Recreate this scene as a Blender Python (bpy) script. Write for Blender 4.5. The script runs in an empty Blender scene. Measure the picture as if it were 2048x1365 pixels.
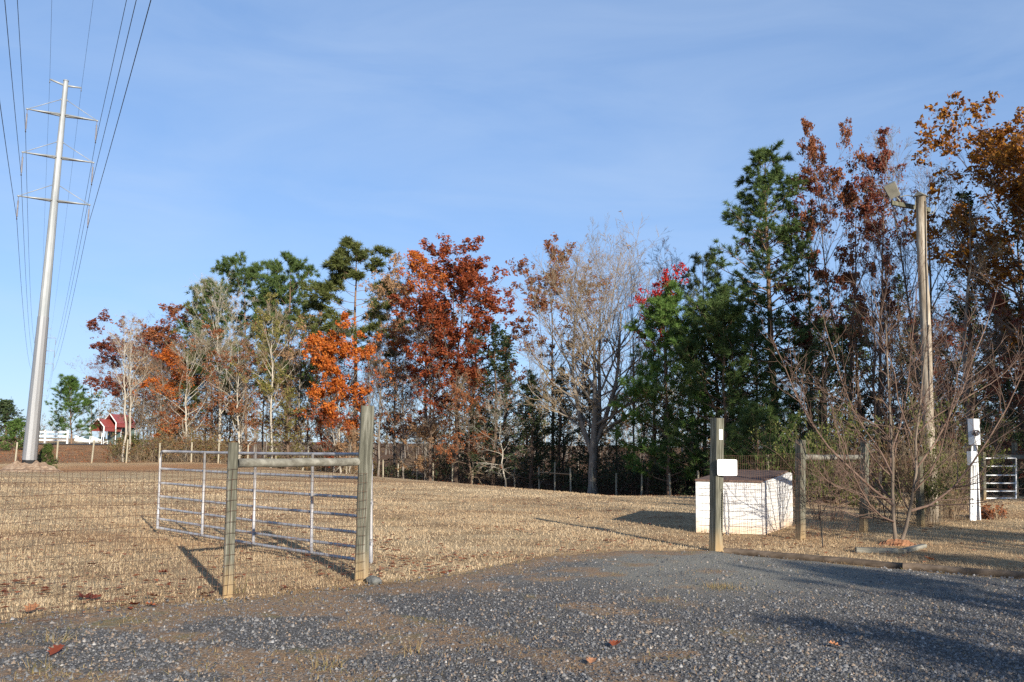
import bpy, math, random
import numpy as np
from mathutils import Matrix, Vector

# ------------------------------------------------------------------ camera, sky, sun, exposure
sc = bpy.context.scene
COL = sc.collection
EYE = 1.55
FPX = 1750.0                                   # focal length in pixels of the 2048 px wide photograph
PITCH = math.atan(206 / FPX)
ROLL = math.radians(0.8)
_r0 = np.array([1.0, 0, 0]); _f = np.array([0, math.cos(PITCH), math.sin(PITCH)]); _u0 = np.array([0, -math.sin(PITCH), math.cos(PITCH)])
_r = math.cos(ROLL) * _r0 + math.sin(ROLL) * _u0
_u = math.cos(ROLL) * _u0 - math.sin(ROLL) * _r0
_c = np.array([0, 0, EYE])
cam = bpy.data.cameras.new('camera'); camo = bpy.data.objects.new('camera', cam); COL.objects.link(camo)
cam.sensor_width = 36; cam.lens = 36 * FPX / 2048; cam.clip_end = 6000; cam.clip_start = 0.05
M4 = Matrix.Identity(4)
for i in range(3):
    M4[i][0] = _r[i]; M4[i][1] = _u[i]; M4[i][2] = -_f[i]; M4[i][3] = _c[i]
camo.matrix_world = M4
sc.camera = camo
sc.cycles.use_denoising = False

SUN_AZ = math.radians(154)                     # clockwise from the view direction: behind the camera, to the right
SUN_EL = math.radians(18.5)
world = bpy.data.worlds.new('World'); sc.world = world; world.use_nodes = True
wn = world.node_tree.nodes; wl = world.node_tree.links
bg = wn['Background']
sky = wn.new('ShaderNodeTexSky'); sky.sky_type = 'NISHITA'; sky.sun_disc = False
sky.sun_elevation = SUN_EL; sky.sun_rotation = SUN_AZ; sky.air_density = 1.0; sky.dust_density = 0.3; sky.ozone_density = 4.0; sky.altitude = 1000
# thin cirrus streaks all over the sky
tc = wn.new('ShaderNodeTexCoord'); mp = wn.new('ShaderNodeMapping'); mp.inputs['Scale'].default_value = (1.3, 2.2, 5.5); mp.inputs['Rotation'].default_value = (0.15, 0.25, 0.5)
cn = wn.new('ShaderNodeTexNoise'); cn.inputs['Scale'].default_value = 2.2; cn.inputs['Detail'].default_value = 7; cn.inputs['Roughness'].default_value = 0.55; cn.inputs['Distortion'].default_value = 0.6
cr = wn.new('ShaderNodeMapRange'); cr.inputs[1].default_value = 0.38; cr.inputs[2].default_value = 0.85; cr.inputs[3].default_value = 0.0; cr.inputs[4].default_value = 0.30
mx = wn.new('ShaderNodeMix'); mx.data_type = 'RGBA'; mx.inputs[7].default_value = (3.3, 4.0, 5.0, 1)
gm = wn.new('ShaderNodeGamma'); gm.inputs[1].default_value = 0.50                      # camera-like tone of the clear sky
tn = wn.new('ShaderNodeMix'); tn.data_type = 'RGBA'; tn.blend_type = 'MULTIPLY'; tn.inputs[0].default_value = 1.0; tn.inputs[7].default_value = (1.28, 1.57, 2.04, 1); tn.clamp_result = False
wl.new(sky.outputs[0], gm.inputs[0]); wl.new(gm.outputs[0], tn.inputs[6])
wl.new(tc.outputs['Generated'], mp.inputs[0]); wl.new(mp.outputs[0], cn.inputs['Vector']); wl.new(cn.outputs[0], cr.inputs[0])
wl.new(cr.outputs[0], mx.inputs[0]); wl.new(tn.outputs[2], mx.inputs[6]); wl.new(mx.outputs[2], bg.inputs[0])
bg.inputs[1].default_value = 0.10

sl = bpy.data.lights.new('sun', 'SUN'); sl.energy = 5.0; sl.angle = math.radians(0.5); sl.color = (1.0, 0.90, 0.76)
so = bpy.data.objects.new('sun', sl); COL.objects.link(so)
SDIR = Vector((math.sin(SUN_AZ) * math.cos(SUN_EL), math.cos(SUN_AZ) * math.cos(SUN_EL), math.sin(SUN_EL)))
so.rotation_euler = SDIR.to_track_quat('Z', 'Y').to_euler(); so.location = (20, -30, 30)
vs = sc.view_settings; vs.view_transform = 'Standard'; vs.look = 'None'; vs.exposure = 0.97; vs.gamma = 1; vs.use_curve_mapping = False

# ------------------------------------------------------------------ helpers
def ss(a, b, x):
    t = np.clip((np.asarray(x, float) - a) / (b - a), 0, 1); return t * t * (3 - 2 * t)
def ray(px, py): return _f * FPX + _r * (px - 1024) - _u * (py - 682.5)
def at(px, py, Y):
    d = ray(px, py); return _c + d * (Y / d[1])
def wob(x, y, s=1.0):
    return np.sin(x * 1.3 / s + 1.7) * np.cos(y * 1.1 / s + .4) * .5 + np.sin(x * 2.9 / s + y * 1.9 / s) * .3 + np.sin(y * 4.3 / s - x * 3.1 / s + 2) * .2
def h(x, y):
    x = np.asarray(x, float); y = np.asarray(y, float)
    z = -1.25 * ss(30, 52, y + 1.4 * np.minimum(x, 3.5)) * ss(10, 24, y) * (1 - .9 * ss(7, 12, x) * ss(44, 33, y))
    z = z - 0.45 * np.exp(-(((x + 27.4) / 8) ** 2 + ((y - 49) / 5.5) ** 2))
    left = ss(-0.36, -0.44, x / np.maximum(y, 1))
    z = z + left * (0.95 * ss(59, 80, y) + 0.35 * ss(90, 150, y))
    z = z + (1 - left) * (-0.5) * ss(60, 90, y)
    z = z + 0.035 * wob(x, y, 3.5) * ss(6, 14, y)
    return z
def hz(x, y): return float(h(x, y))
def gp(px, py):
    d = ray(px, py); d = d / np.linalg.norm(d); t = 3.0
    while t < 400:
        p = _c + d * t
        if p[2] < hz(p[0], p[1]): break
        t += 0.05
    return _c + d * t
def tag(o, label=None, cat=None, group=None, kind=None):
    if label: o['label'] = label
    if cat: o['category'] = cat
    if group: o['group'] = group
    if kind: o['kind'] = kind
    return o
def empty(name, loc=(0, 0, 0), rz=0):
    o = bpy.data.objects.new(name, None); COL.objects.link(o); o.location = loc; o.rotation_euler = (0, 0, rz); o.empty_display_size = .2
    return o
def link(name, me, parent=None, loc=None):
    o = bpy.data.objects.new(name, me); COL.objects.link(o)
    if parent: o.parent = parent
    if loc is not None: o.location = loc
    return o
def copy_tree(o, parent=None):
    c = o.copy(); COL.objects.link(c); c.parent = parent
    for ch in list(o.children): copy_tree(ch, c)
    return c

class MB:
    """collects verts / faces / material indices"""
    def __init__(s): s.v = []; s.f = []; s.m = []; s.n = 0; s.smooth = []
    def add(s, v, f, mi=0, smooth=False):
        v = np.asarray(v, float); s.v.append(v)
        for q in f: s.f.append([i + s.n for i in q])
        s.m += [mi] * len(f); s.smooth += [smooth] * len(f); s.n += len(v); return s
    def box(s, c, size, rz=0, mi=0, ch=0.0, taper=1.0, rot=None):
        """box centred on c, optional chamfer of the four upright edges"""
        x, y, z = size[0] / 2, size[1] / 2, size[2] / 2
        if ch > 0: ring = [(x - ch, -y), (x, -y + ch), (x, y - ch), (x - ch, y), (-x + ch, y), (-x, y - ch), (-x, -y + ch), (-x + ch, -y)]
        else: ring = [(x, -y), (x, y), (-x, y), (-x, -y)]
        n = len(ring)
        v = np.array([(a, b, -z) for a, b in ring] + [(a * taper, b * taper, z) for a, b in ring])
        if rot is not None: v = v @ np.array(rot).T
        if rz: 
            co, si = math.cos(rz), math.sin(rz); v = np.stack([v[:, 0] * co - v[:, 1] * si, v[:, 0] * si + v[:, 1] * co, v[:, 2]], 1)
        f = [[i, (i + 1) % n, n + (i + 1) % n, n + i] for i in range(n)] + [list(range(n))[::-1], [n + i for i in range(n)]]
        return s.add(v + np.array(c), f, mi)
    def tube(s, pts, rad, sides=8, mi=0, caps=True, smooth=True):
        pts = np.asarray(pts, float); K = len(pts); rad = np.broadcast_to(np.asarray(rad, float), (K,))
        v, f = tubes(pts[None], rad[None], sides)
        f = f.tolist()
        if caps: f += [list(range(sides))[::-1], [(K - 1) * sides + i for i in range(sides)]]
        return s.add(v, f, mi, smooth)
    def build(s, name, mats, parent=None, loc=None):
        me = bpy.data.meshes.new(name); me.from_pydata(np.concatenate(s.v).tolist(), [], s.f)
        if not isinstance(mats, (list, tuple)): mats = [mats]
        for m in mats: me.materials.append(m)
        me.polygons.foreach_set('material_index', s.m); me.polygons.foreach_set('use_smooth', s.smooth)
        me.update(); return link(name, me, parent, loc)
def tubes(P, R, S):
    """P (N,K,3), R (N,K) -> verts, quads of N open tapered tubes"""
    N, K, _ = P.shape
    T = np.empty_like(P); T[:, 1:-1] = P[:, 2:] - P[:, :-2]; T[:, 0] = P[:, 1] - P[:, 0]; T[:, -1] = P[:, -1] - P[:, -2]
    T /= np.linalg.norm(T, axis=2, keepdims=True) + 1e-9
    mean = T.mean(1); ref = np.where(np.abs(mean[:, 2:3]) > .8, np.array([[1.0, 0, 0]]), np.array([[0, 0, 1.0]]))
    A = np.cross(T, ref[:, None, :]); A /= np.linalg.norm(A, axis=2, keepdims=True) + 1e-9
    B = np.cross(T, A)
    th = np.arange(S) * 2 * math.pi / S
    V = P[:, :, None] + R[:, :, None, None] * (A[:, :, None] * np.cos(th)[None, None, :, None] + B[:, :, None] * np.sin(th)[None, None, :, None])
    base = (np.arange(N) * K * S)[:, None, None]; k = (np.arange(K - 1) * S)[None, :, None]; j = np.arange(S)[None, None]; j2 = (j + 1) % S
    Q = np.stack([base + k + j, base + k + S + j, base + k + S + j2, base + k + j2], -1)
    return V.reshape(-1, 3), Q.reshape(-1, 4)
def mesh_np(name, V, polys, mats, mi=None, attr=None, smooth=None):
    """polys: list of (F,k) int arrays; mi: list of material index per array; attr: dict name -> per-vertex floats"""
    me = bpy.data.meshes.new(name); me.vertices.add(len(V)); me.vertices.foreach_set('co', np.ascontiguousarray(V, dtype=np.float32).ravel())
    loops = np.concatenate([p.ravel() for p in polys]); cnt = np.concatenate([np.full(len(p), p.shape[1]) for p in polys])
    me.loops.add(len(loops)); me.loops.foreach_set('vertex_index', loops.astype(np.int32))
    me.polygons.add(len(cnt)); st = np.concatenate([[0], np.cumsum(cnt)[:-1]])
    me.polygons.foreach_set('loop_start', st.astype(np.int32))
    if not isinstance(mats, (list, tuple)): mats = [mats]
    for m in mats: me.materials.append(m)
    if mi is not None: me.polygons.foreach_set('material_index', np.concatenate([np.full(len(p), i) for p, i in zip(polys, mi)]).astype(np.int32))
    if smooth is not None: me.polygons.foreach_set('use_smooth', np.concatenate([np.full(len(p), bool(i)) for p, i in zip(polys, smooth)]))
    for k, a in (attr or {}).items():
        at_ = me.attributes.new(k, 'FLOAT', 'POINT'); at_.data.foreach_set('value', np.ascontiguousarray(a, dtype=np.float32))
    me.update(calc_edges=True); me.validate(); return me

# ------------------------------------------------------------------ materials
def new_mat(name):
    m = bpy.data.materials.new(name); m.use_nodes = True; nt = m.node_tree; return m, nt, nt.nodes, nt.links, nt.nodes['Principled BSDF']
def ramp(nt, fac, stops):
    r = nt.nodes.new('ShaderNodeValToRGB'); e = r.color_ramp.elements
    while len(e) > 1: e.remove(e[-1])
    e[0].position = stops[0][0]; e[0].color = (*stops[0][1], 1)
    for p, c in stops[1:]:
        q = e.new(p); q.color = (*c, 1)
    nt.links.new(fac, r.inputs[0]); return r.outputs[0]
def noise(nt, scale, detail=4, rough=.55, vec=None, dist=0):
    n = nt.nodes.new('ShaderNodeTexNoise'); n.inputs['Scale'].default_value = scale; n.inputs['Detail'].default_value = detail; n.inputs['Roughness'].default_value = rough; n.inputs['Distortion'].default_value = dist
    if vec is not None: nt.links.new(vec, n.inputs['Vector'])
    return n.outputs[0]
def objvec(nt, scale=(1, 1, 1), kind='Object'):
    t = nt.nodes.new('ShaderNodeTexCoord'); m = nt.nodes.new('ShaderNodeMapping'); m.inputs['Scale'].default_value = scale
    nt.links.new(t.outputs[kind], m.inputs[0]); return m.outputs[0]
def posvec(nt, scale=(1, 1, 1)):
    t = nt.nodes.new('ShaderNodeNewGeometry'); m = nt.nodes.new('ShaderNodeMapping'); m.inputs['Scale'].default_value = scale
    nt.links.new(t.outputs['Position'], m.inputs[0]); return m.outputs[0]
def attrn(nt, name):
    a = nt.nodes.new('ShaderNodeAttribute'); a.attribute_name = name; return a.outputs['Fac']
def mixc(nt, fac, a, b, mode='MIX'):
    m = nt.nodes.new('ShaderNodeMix'); m.data_type = 'RGBA'; m.blend_type = mode
    if isinstance(fac, (int, float)): m.inputs[0].default_value = fac
    else: nt.links.new(fac, m.inputs[0])
    for i, c in ((6, a), (7, b)):
        if isinstance(c, tuple): m.inputs[i].default_value = (*c, 1)
        else: nt.links.new(c, m.inputs[i])
    return m.outputs[2]
def mrange(nt, v, a, b, c=0, d=1):
    m = nt.nodes.new('ShaderNodeMapRange'); nt.links.new(v, m.inputs[0])
    for i, x in enumerate((a, b, c, d)): m.inputs[i + 1].default_value = x
    return m.outputs[0]
def mathn(nt, op, a, b):
    m = nt.nodes.new('ShaderNodeMath'); m.operation = op
    for i, c in ((0, a), (1, b)):
        if isinstance(c, (int, float)): m.inputs[i].default_value = c
        else: nt.links.new(c, m.inputs[i])
    return m.outputs[0]
def bump(nt, hgt, bs, strength=.3, dist=.02):
    b = nt.nodes.new('ShaderNodeBump'); b.inputs['Strength'].default_value = strength; b.inputs['Distance'].default_value = dist
    nt.links.new(hgt, b.inputs['Height']); nt.links.new(b.outputs[0], bs.inputs['Normal'])

def mat_plain(name, stops, scale=6, rough=.8, metal=0, vscale=(1, 1, 1), bmp=.2, detail=5, spec=.3, bdist=.01):
    m, nt, n, l, b = new_mat(name); v = objvec(nt, vscale); f = noise(nt, scale, detail, .6, v)
    l.new(ramp(nt, f, stops), b.inputs['Base Color']); b.inputs['Roughness'].default_value = rough; b.inputs['Metallic'].default_value = metal; b.inputs['Specular IOR Level'].default_value = spec
    if bmp: bump(nt, f, b, bmp, bdist)
    return m
def mat_wood(name, dark, mid, light, base=None, base_h=.25, scale=9):
    """weathered timber: long streaks along the piece's own z, soil-stained foot"""
    m, nt, n, l, b = new_mat(name)
    v = objvec(nt, (1, 1, .06)); f = noise(nt, scale * 4, 6, .65, v); g = noise(nt, 3, 3, .6, objvec(nt, (1, 1, .5)))
    c = ramp(nt, f, [(.3, dark), (.5, mid), (.68, light)])
    c = mixc(nt, mrange(nt, g, .4, .7), c, mixc(nt, .5, c, dark))
    if base:
        s = nt.nodes.new('ShaderNodeSeparateXYZ'); l.new(objvec(nt), s.inputs[0])
        c = mixc(nt, mathn(nt, 'MULTIPLY', mrange(nt, mathn(nt, 'ADD', s.outputs[2], mathn(nt, 'MULTIPLY', g, .25)), base_h + .2, .08), .75), c, base)
    l.new(c, b.inputs['Base Color']); b.inputs['Roughness'].default_value = .88; b.inputs['Specular IOR Level'].default_value = .15
    bump(nt, f, b, .5, .006); return m
def mat_bark(name, a, bcol, scale=8):
    m, nt, n, l, b = new_mat(name); f = noise(nt, scale, 5, .65, objvec(nt, (1, 1, .25)))
    l.new(ramp(nt, f, [(.3, a), (.7, bcol)]), b.inputs['Base Color']); b.inputs['Roughness'].default_value = .95; b.inputs['Specular IOR Level'].default_value = .08
    bump(nt, f, b, .5, .03); return m
def mat_leaf(name, cols, trans=.35, rough=.6):
    """cols: colours picked leaf by leaf from the 'rnd' attribute"""
    m, nt, n, l, b = new_mat(name); r = attrn(nt, 'rnd'); k = len(cols)
    c = ramp(nt, r, [(i / (k - 1) if k > 1 else 0, q) for i, q in enumerate(cols)])
    oi = nt.nodes.new('ShaderNodeObjectInfo')
    hs = nt.nodes.new('ShaderNodeHueSaturation'); l.new(c, hs.inputs['Color']); l.new(mrange(nt, oi.outputs['Random'], 0, 1, .85, 1.15), hs.inputs['Value'])
    c = hs.outputs[0]
    l.new(c, b.inputs['Base Color']); b.inputs['Roughness'].default_value = rough; b.inputs['Specular IOR Level'].default_value = .2
    t = n.new('ShaderNodeBsdfTranslucent'); l.new(c, t.inputs[0]); mxs = n.new('ShaderNodeMixShader'); mxs.inputs[0].default_value = trans
    l.new(b.outputs[0], mxs.inputs[1]); l.new(t.outputs[0], mxs.inputs[2]); l.new(mxs.outputs[0], n['Material Output'].inputs[0]); return m

M = {}
M['post'] = mat_wood('weathered_post', (.042, .042, .033), (.105, .104, .08), (.23, .228, .19), (.40, .27, .13), .28)
M['post_dark'] = mat_wood('mossy_post', (.035, .035, .025), (.10, .10, .07), (.22, .21, .16), (.38, .26, .12), .18)
M['fieldpost'] = mat_wood('field_post', (.18, .155, .11), (.29, .265, .20), (.40, .37, .29), (.32, .20, .11), .1)
M['rail'] = mat_plain('grey_rail', [(.3, (.08, .075, .06)), (.5, (.15, .145, .12)), (.7, (.25, .245, .21))], 14, .9, 0, (.08, 1, 1), .5)
M['rusty_wire'] = mat_plain('rusty_wire', [(.35, (.06, .035, .025)), (.65, (.13, .07, .045))], 5, .8, 0, bmp=0)
M['galv'] = mat_plain('galvanised_tube', [(.32, (.22, .215, .22)), (.52, (.31, .31, .32)), (.66, (.38, .38, .39)), (.74, (.19, .12, .085))], 7, .48, .25, (1, 1, 1), .1)
M['steel'] = mat_plain('pole_steel', [(.35, (.22, .24, .25)), (.65, (.31, .33, .34))], 1.6, .5, .25, (1, 1, .3), 0)
M['steel_shiny'] = mat_plain('pole_steel_new', [(.35, (.26, .27, .28)), (.65, (.36, .365, .37))], 1.2, .36, .55, (1, 1, .1), 0)
M['black'] = mat_plain('black_coating', [(.3, (.008, .008, .009)), (.7, (.02, .02, .022))], 5, .7, 0, bmp=0)
M['cable'] = mat_plain('cable', [(.3, (.03, .032, .036)), (.7, (.06, .063, .07))], 5, .6, .3, bmp=0)
M['insul'] = mat_plain('insulator', [(.3, (.10, .10, .12)), (.7, (.17, .17, .19))], 5, .5, 0, bmp=0)
M['white'] = mat_plain('white_paint', [(.3, (.58, .58, .565)), (.6, (.70, .70, .685))], 9, .6, 0, bmp=.1)
M['whitepipe'] = mat_plain('white_metal', [(.3, (.60, .62, .63)), (.6, (.74, .76, .77))], 5, .5, 0, bmp=0)
M['greybox'] = mat_plain('grey_meter_box', [(.3, (.45, .49, .52)), (.7, (.60, .64, .67))], 5, .5, .1, bmp=0)
M['glass'] = mat_plain('meter_glass', [(.3, (.05, .05, .055)), (.7, (.12, .12, .13))], 5, .2, 0, bmp=0, spec=.6)
M['roofred'] = mat_plain('red_roof_metal', [(.3, (.22, .045, .04)), (.7, (.30, .075, .065))], 3, .5, 0, bmp=0)
M['boat'] = mat_plain('boat_gelcoat', [(.3, (.68, .72, .72)), (.7, (.80, .82, .82))], 3, .4, 0, bmp=0)
M['glass_shade'] = mat_plain('boat_glass_and_carport_shade', [(.3, (.04, .07, .07)), (.7, (.09, .13, .13))], 3, .3, 0, bmp=0)  # boat windshields, also the painted shade inside the carports
M['bronze'] = mat_plain('lamp_bronze', [(.3, (.14, .135, .11)), (.7, (.22, .215, .18))], 6, .6, .2, bmp=.05)
M['lampglass'] = mat_plain('lamp_glass', [(.3, (.03, .03, .03)), (.7, (.06, .06, .06))], 3, .2, 0, bmp=0)
M['polewood'] = mat_wood('pole_wood', (.10, .075, .052), (.27, .235, .185), (.44, .40, .335), None, scale=9)
M['chain'] = mat_plain('chain_steel', [(.3, (.16, .16, .17)), (.7, (.32, .32, .33))], 9, .45, .5, bmp=0)
M['timber'] = mat_plain('timber_edging', [(.3, (.03, .022, .016)), (.5, (.075, .056, .04)), (.7, (.13, .10, .075))], 10, .9, 0, (.12, 1, 1), .5)
M['rock'] = mat_plain('field_stone', [(.3, (.06, .06, .055)), (.5, (.11, .115, .108)), (.7, (.18, .18, .17))], 14, .95, 0, bmp=.5)
M['earth'] = mat_plain('spoil_earth', [(.3, (.13, .085, .055)), (.5, (.21, .15, .105)), (.7, (.29, .23, .17))], 5, .95, 0, bmp=.6, bdist=.05)
M['mulch'] = mat_plain('red_mulch', [(.3, (.13, .06, .03)), (.5, (.26, .12, .06)), (.7, (.34, .19, .10))], 30, .95, 0, bmp=.8, bdist=.03)
M['shingle'] = mat_plain('brown_shingle', [(.3, (.07, .045, .035)), (.7, (.13, .085, .065))], 25, .95, 0, bmp=.3)
M['dark'] = mat_plain('board_gap_shade', [(.3, (.02, .018, .015)), (.7, (.04, .035, .03))], 5, .9, 0, bmp=0)
M['asphalt'] = mat_plain('asphalt', [(.3, (.055, .06, .068)), (.7, (.09, .095, .10))], 3, .9, 0, bmp=0)

def siding_mat():
    m, nt, n, l, b = new_mat('white_siding')
    f = noise(nt, 5, 5, .6, objvec(nt, (.6, .6, 2.5))); s = nt.nodes.new('ShaderNodeSeparateXYZ'); l.new(posvec(nt), s.inputs[0])
    c = ramp(nt, f, [(.3, (.42, .41, .385)), (.5, (.56, .56, .55)), (.7, (.64, .64, .63))])
    # splash-back soil on the lowest boards
    st = mathn(nt, 'MULTIPLY', mrange(nt, mathn(nt, 'ADD', s.outputs[2], mathn(nt, 'MULTIPLY', f, .25)), .42, .10), .75)
    c = mixc(nt, st, c, (.58, .40, .22)); l.new(c, b.inputs['Base Color']); b.inputs['Roughness'].default_value = .7; return m
M['siding'] = siding_mat()

BARK = {
 'grey': mat_bark('bark_grey', (.10, .085, .07), (.24, .215, .185)), 'pale': mat_bark('bark_pale', (.22, .20, .165), (.42, .39, .33)),
 'brown': mat_bark('bark_brown', (.065, .045, .033), (.16, .115, .085)), 'pine': mat_bark('bark_pine', (.10, .062, .042), (.25, .17, .12)),
 'twigsap': mat_bark('bark_sapling', (.085, .068, .052), (.21, .17, .135), 6), 'twig': mat_bark('bark_reddish_twig', (.085, .055, .042), (.20, .14, .11), 3), 'twigpale': mat_bark('bark_straw_twig', (.15, .115, .075), (.28, .22, .15), 3)}
LEAF = {
 'orange': mat_leaf('leaf_orange', [(.23, .05, .014), (.40, .10, .018), (.48, .165, .028), (.32, .08, .018)]),
 'red': mat_leaf('leaf_red', [(.12, .03, .016), (.25, .055, .022), (.34, .095, .032), (.20, .05, .022)]),
 'crimson': mat_leaf('leaf_crimson', [(.26, .012, .014), (.45, .025, .022), (.34, .02, .02)]),
 'rust': mat_leaf('leaf_rust', [(.13, .045, .022), (.24, .085, .035), (.31, .125, .05), (.19, .065, .03)]),
 'maroon': mat_leaf('leaf_maroon', [(.09, .024, .016), (.19, .05, .03), (.26, .085, .045), (.15, .04, .024)]),
 'tan': mat_leaf('leaf_tan', [(.20, .12, .065), (.33, .20, .105), (.40, .25, .14), (.28, .16, .085)]),
 'gold': mat_leaf('leaf_gold', [(.10, .035, .012), (.24, .09, .015), (.42, .20, .025), (.30, .12, .02), (.15, .05, .014)]),
 'olive': mat_leaf('leaf_olive', [(.10, .10, .03), (.20, .19, .055), (.28, .24, .07)]),
 'brush': mat_leaf('leaf_brush', [(.11, .055, .028), (.20, .11, .05), (.11, .12, .035), (.26, .15, .07)]),
 'green': mat_leaf('leaf_green', [(.035, .06, .018), (.075, .115, .028), (.12, .16, .04)]),
 'vine': mat_leaf('leaf_vine', [(.045, .06, .016), (.095, .115, .03), (.18, .18, .05)]),
 'pine': mat_leaf('needles_pine', [(.035, .065, .022), (.065, .105, .03), (.10, .14, .045)], .2),
 'pineyel': mat_leaf('needles_pine_olive', [(.055, .075, .022), (.095, .115, .034), (.14, .15, .05)], .2),
 'pinebright': mat_leaf('needles_young_pine', [(.045, .095, .022), (.085, .155, .035), (.14, .21, .055)], .25),
 'cedar': mat_leaf('needles_cedar', [(.018, .032, .016), (.035, .055, .024), (.055, .08, .03)], .15),
}

# ------------------------------------------------------------------ ground, driveway, road
R = random.Random(7); RNG = np.random.default_rng(11)
def grow_axis(a, b, step, far, k=1.18):
    out = list(np.arange(a, b + 1e-6, step)); d = step
    while out[-1] < far: d *= k; out.append(out[-1] + d)
    return out
xp = grow_axis(0, 15, .33, 60, 1.04); xp = xp + list(np.geomspace(xp[-1] + 4, 3000, 22))
XS = np.array([-x for x in xp[:0:-1]] + xp)
yp = grow_axis(3, 34, .33, 120, 1.035); YS = np.array([-400, -120, -40, -20, -10, -5, -2, 0, 1.5] + yp + list(np.geomspace(yp[-1] + 5, 3500, 22)))
GX, GY = np.meshgrid(XS, YS); GZ = h(GX, GY)
# edge of the gravel drive (world x -> y), read off the ground
EDGE_PX = [(-330, 1275), (0, 1243), (150, 1222), (300, 1207), (455, 1203), (600, 1182), (722, 1172), (850, 1157), (950, 1141), (1100, 1111), (1250, 1101), (1420, 1101)]
EDGE = [gp(*p)[:2] for p in EDGE_PX] + [np.array([3.2, 13.15]), np.array([6.3, 11.02]), np.array([12, 7.1]), np.array([20, 1.6])]
EX = np.array([e[0] for e in EDGE]); EY = np.array([e[1] for e in EDGE])
def edge(x):
    x = np.asarray(x, float)
    y = np.interp(x, EX, EY)
    return np.where(x < EX[0], EY[0] + (x - EX[0]) * .15, y)
BACK = [at(px, 900, Y)[:2] for px, Y in ((-330, 50), (183, 57), (745, 66), (1398, 42), (1540, 36), (2150, 30), (2900, 26))]
BKX = np.array([b[0] for b in BACK]); BKY = np.array([b[1] for b in BACK])
def back_y(x): return np.interp(x, BKX, BKY)
def ground_mat():
    m, nt, n, l, b = new_mat('dry_lawn'); p = posvec(nt)
    big = noise(nt, .16, 4, .6, posvec(nt, (.5, 1.2, 1))); mid = noise(nt, .9, 5, .65, posvec(nt, (.6, 1.3, 1)), .4); fine = noise(nt, 22, 6, .75, p); gr = noise(nt, 90, 3, .7, posvec(nt, (1.3, .5, 1)))
    c = ramp(nt, mid, [(.28, (.28, .185, .11)), (.45, (.43, .315, .19)), (.58, (.52, .40, .25)), (.75, (.61, .49, .32))])
    c = mixc(nt, mathn(nt, 'MULTIPLY', mrange(nt, big, .46, .64), .6), c, (.36, .215, .115))
    c = mixc(nt, mathn(nt, 'MULTIPLY', mrange(nt, attrn(nt, 'clay'), 0, 1), .9), c, ramp(nt, fine, [(.3, (.28, .14, .07)), (.7, (.42, .24, .13))]))
    gpatch = noise(nt, .55, 3, .5, posvec(nt, (1, 1, 1)), 1); c = mixc(nt, mathn(nt, 'MULTIPLY', mrange(nt, gpatch, .66, .74), .5), c, (.16, .17, .06))
    c = mixc(nt, .55, c, mixc(nt, 1.0, c, ramp(nt, fine, [(.25, (.45, .42, .38)), (.5, (1, 1, 1)), (.75, (1.35, 1.3, 1.2))]), 'MULTIPLY'))
    c = mixc(nt, .5, c, mixc(nt, 1.0, c, ramp(nt, gr, [(.3, (.5, .48, .45)), (.65, (1.3, 1.28, 1.2))]), 'MULTIPLY'))
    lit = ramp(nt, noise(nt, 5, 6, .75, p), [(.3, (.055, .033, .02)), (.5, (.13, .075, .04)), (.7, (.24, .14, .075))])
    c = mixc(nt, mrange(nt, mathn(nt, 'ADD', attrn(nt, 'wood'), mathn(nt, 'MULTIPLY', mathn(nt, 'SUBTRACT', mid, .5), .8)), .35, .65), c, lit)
    l.new(c, b.inputs['Base Color']); b.inputs['Roughness'].default_value = .95; b.inputs['Specular IOR Level'].default_value = .05
    bump(nt, mathn(nt, 'ADD', fine, gr), b, .9, .05); return m
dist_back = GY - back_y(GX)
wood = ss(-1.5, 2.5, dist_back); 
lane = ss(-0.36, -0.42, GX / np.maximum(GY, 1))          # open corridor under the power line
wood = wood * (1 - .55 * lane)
clay = np.exp(-((GY - (54.0 + (GX + 20) * .45)) / 5.0) ** 2) * ss(12, -8, GX) * ss(1, -3, dist_back) * .95
clay = np.maximum(clay, lane * ss(0, 3, dist_back) * ss(84, 76, GY) * .9)
clay = np.maximum(clay, .75 * np.exp(-((GY - 13.9 - .05 * (GX + 8)) / .55) ** 2) * ss(-4.6, -5.6, GX) * (0.6 + .6 * wob(GX, GY, 1.1)))
clay = np.maximum(clay, ss(.45, 0, np.abs(GY - edge(GX) - .05)) * .55 * (0.5 + .7 * wob(GX * 2.1, GY)))
NX, NY = len(XS), len(YS); ii = (np.arange(NY - 1)[:, None] * NX + np.arange(NX - 1)[None]).ravel()
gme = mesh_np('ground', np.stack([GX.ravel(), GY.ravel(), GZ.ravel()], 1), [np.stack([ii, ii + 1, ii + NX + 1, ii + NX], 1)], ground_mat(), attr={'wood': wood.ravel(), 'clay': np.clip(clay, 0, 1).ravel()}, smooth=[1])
tag(link('ground', gme), 'dry tan winter lawn running back to the fenced woods', kind='structure')

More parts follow.
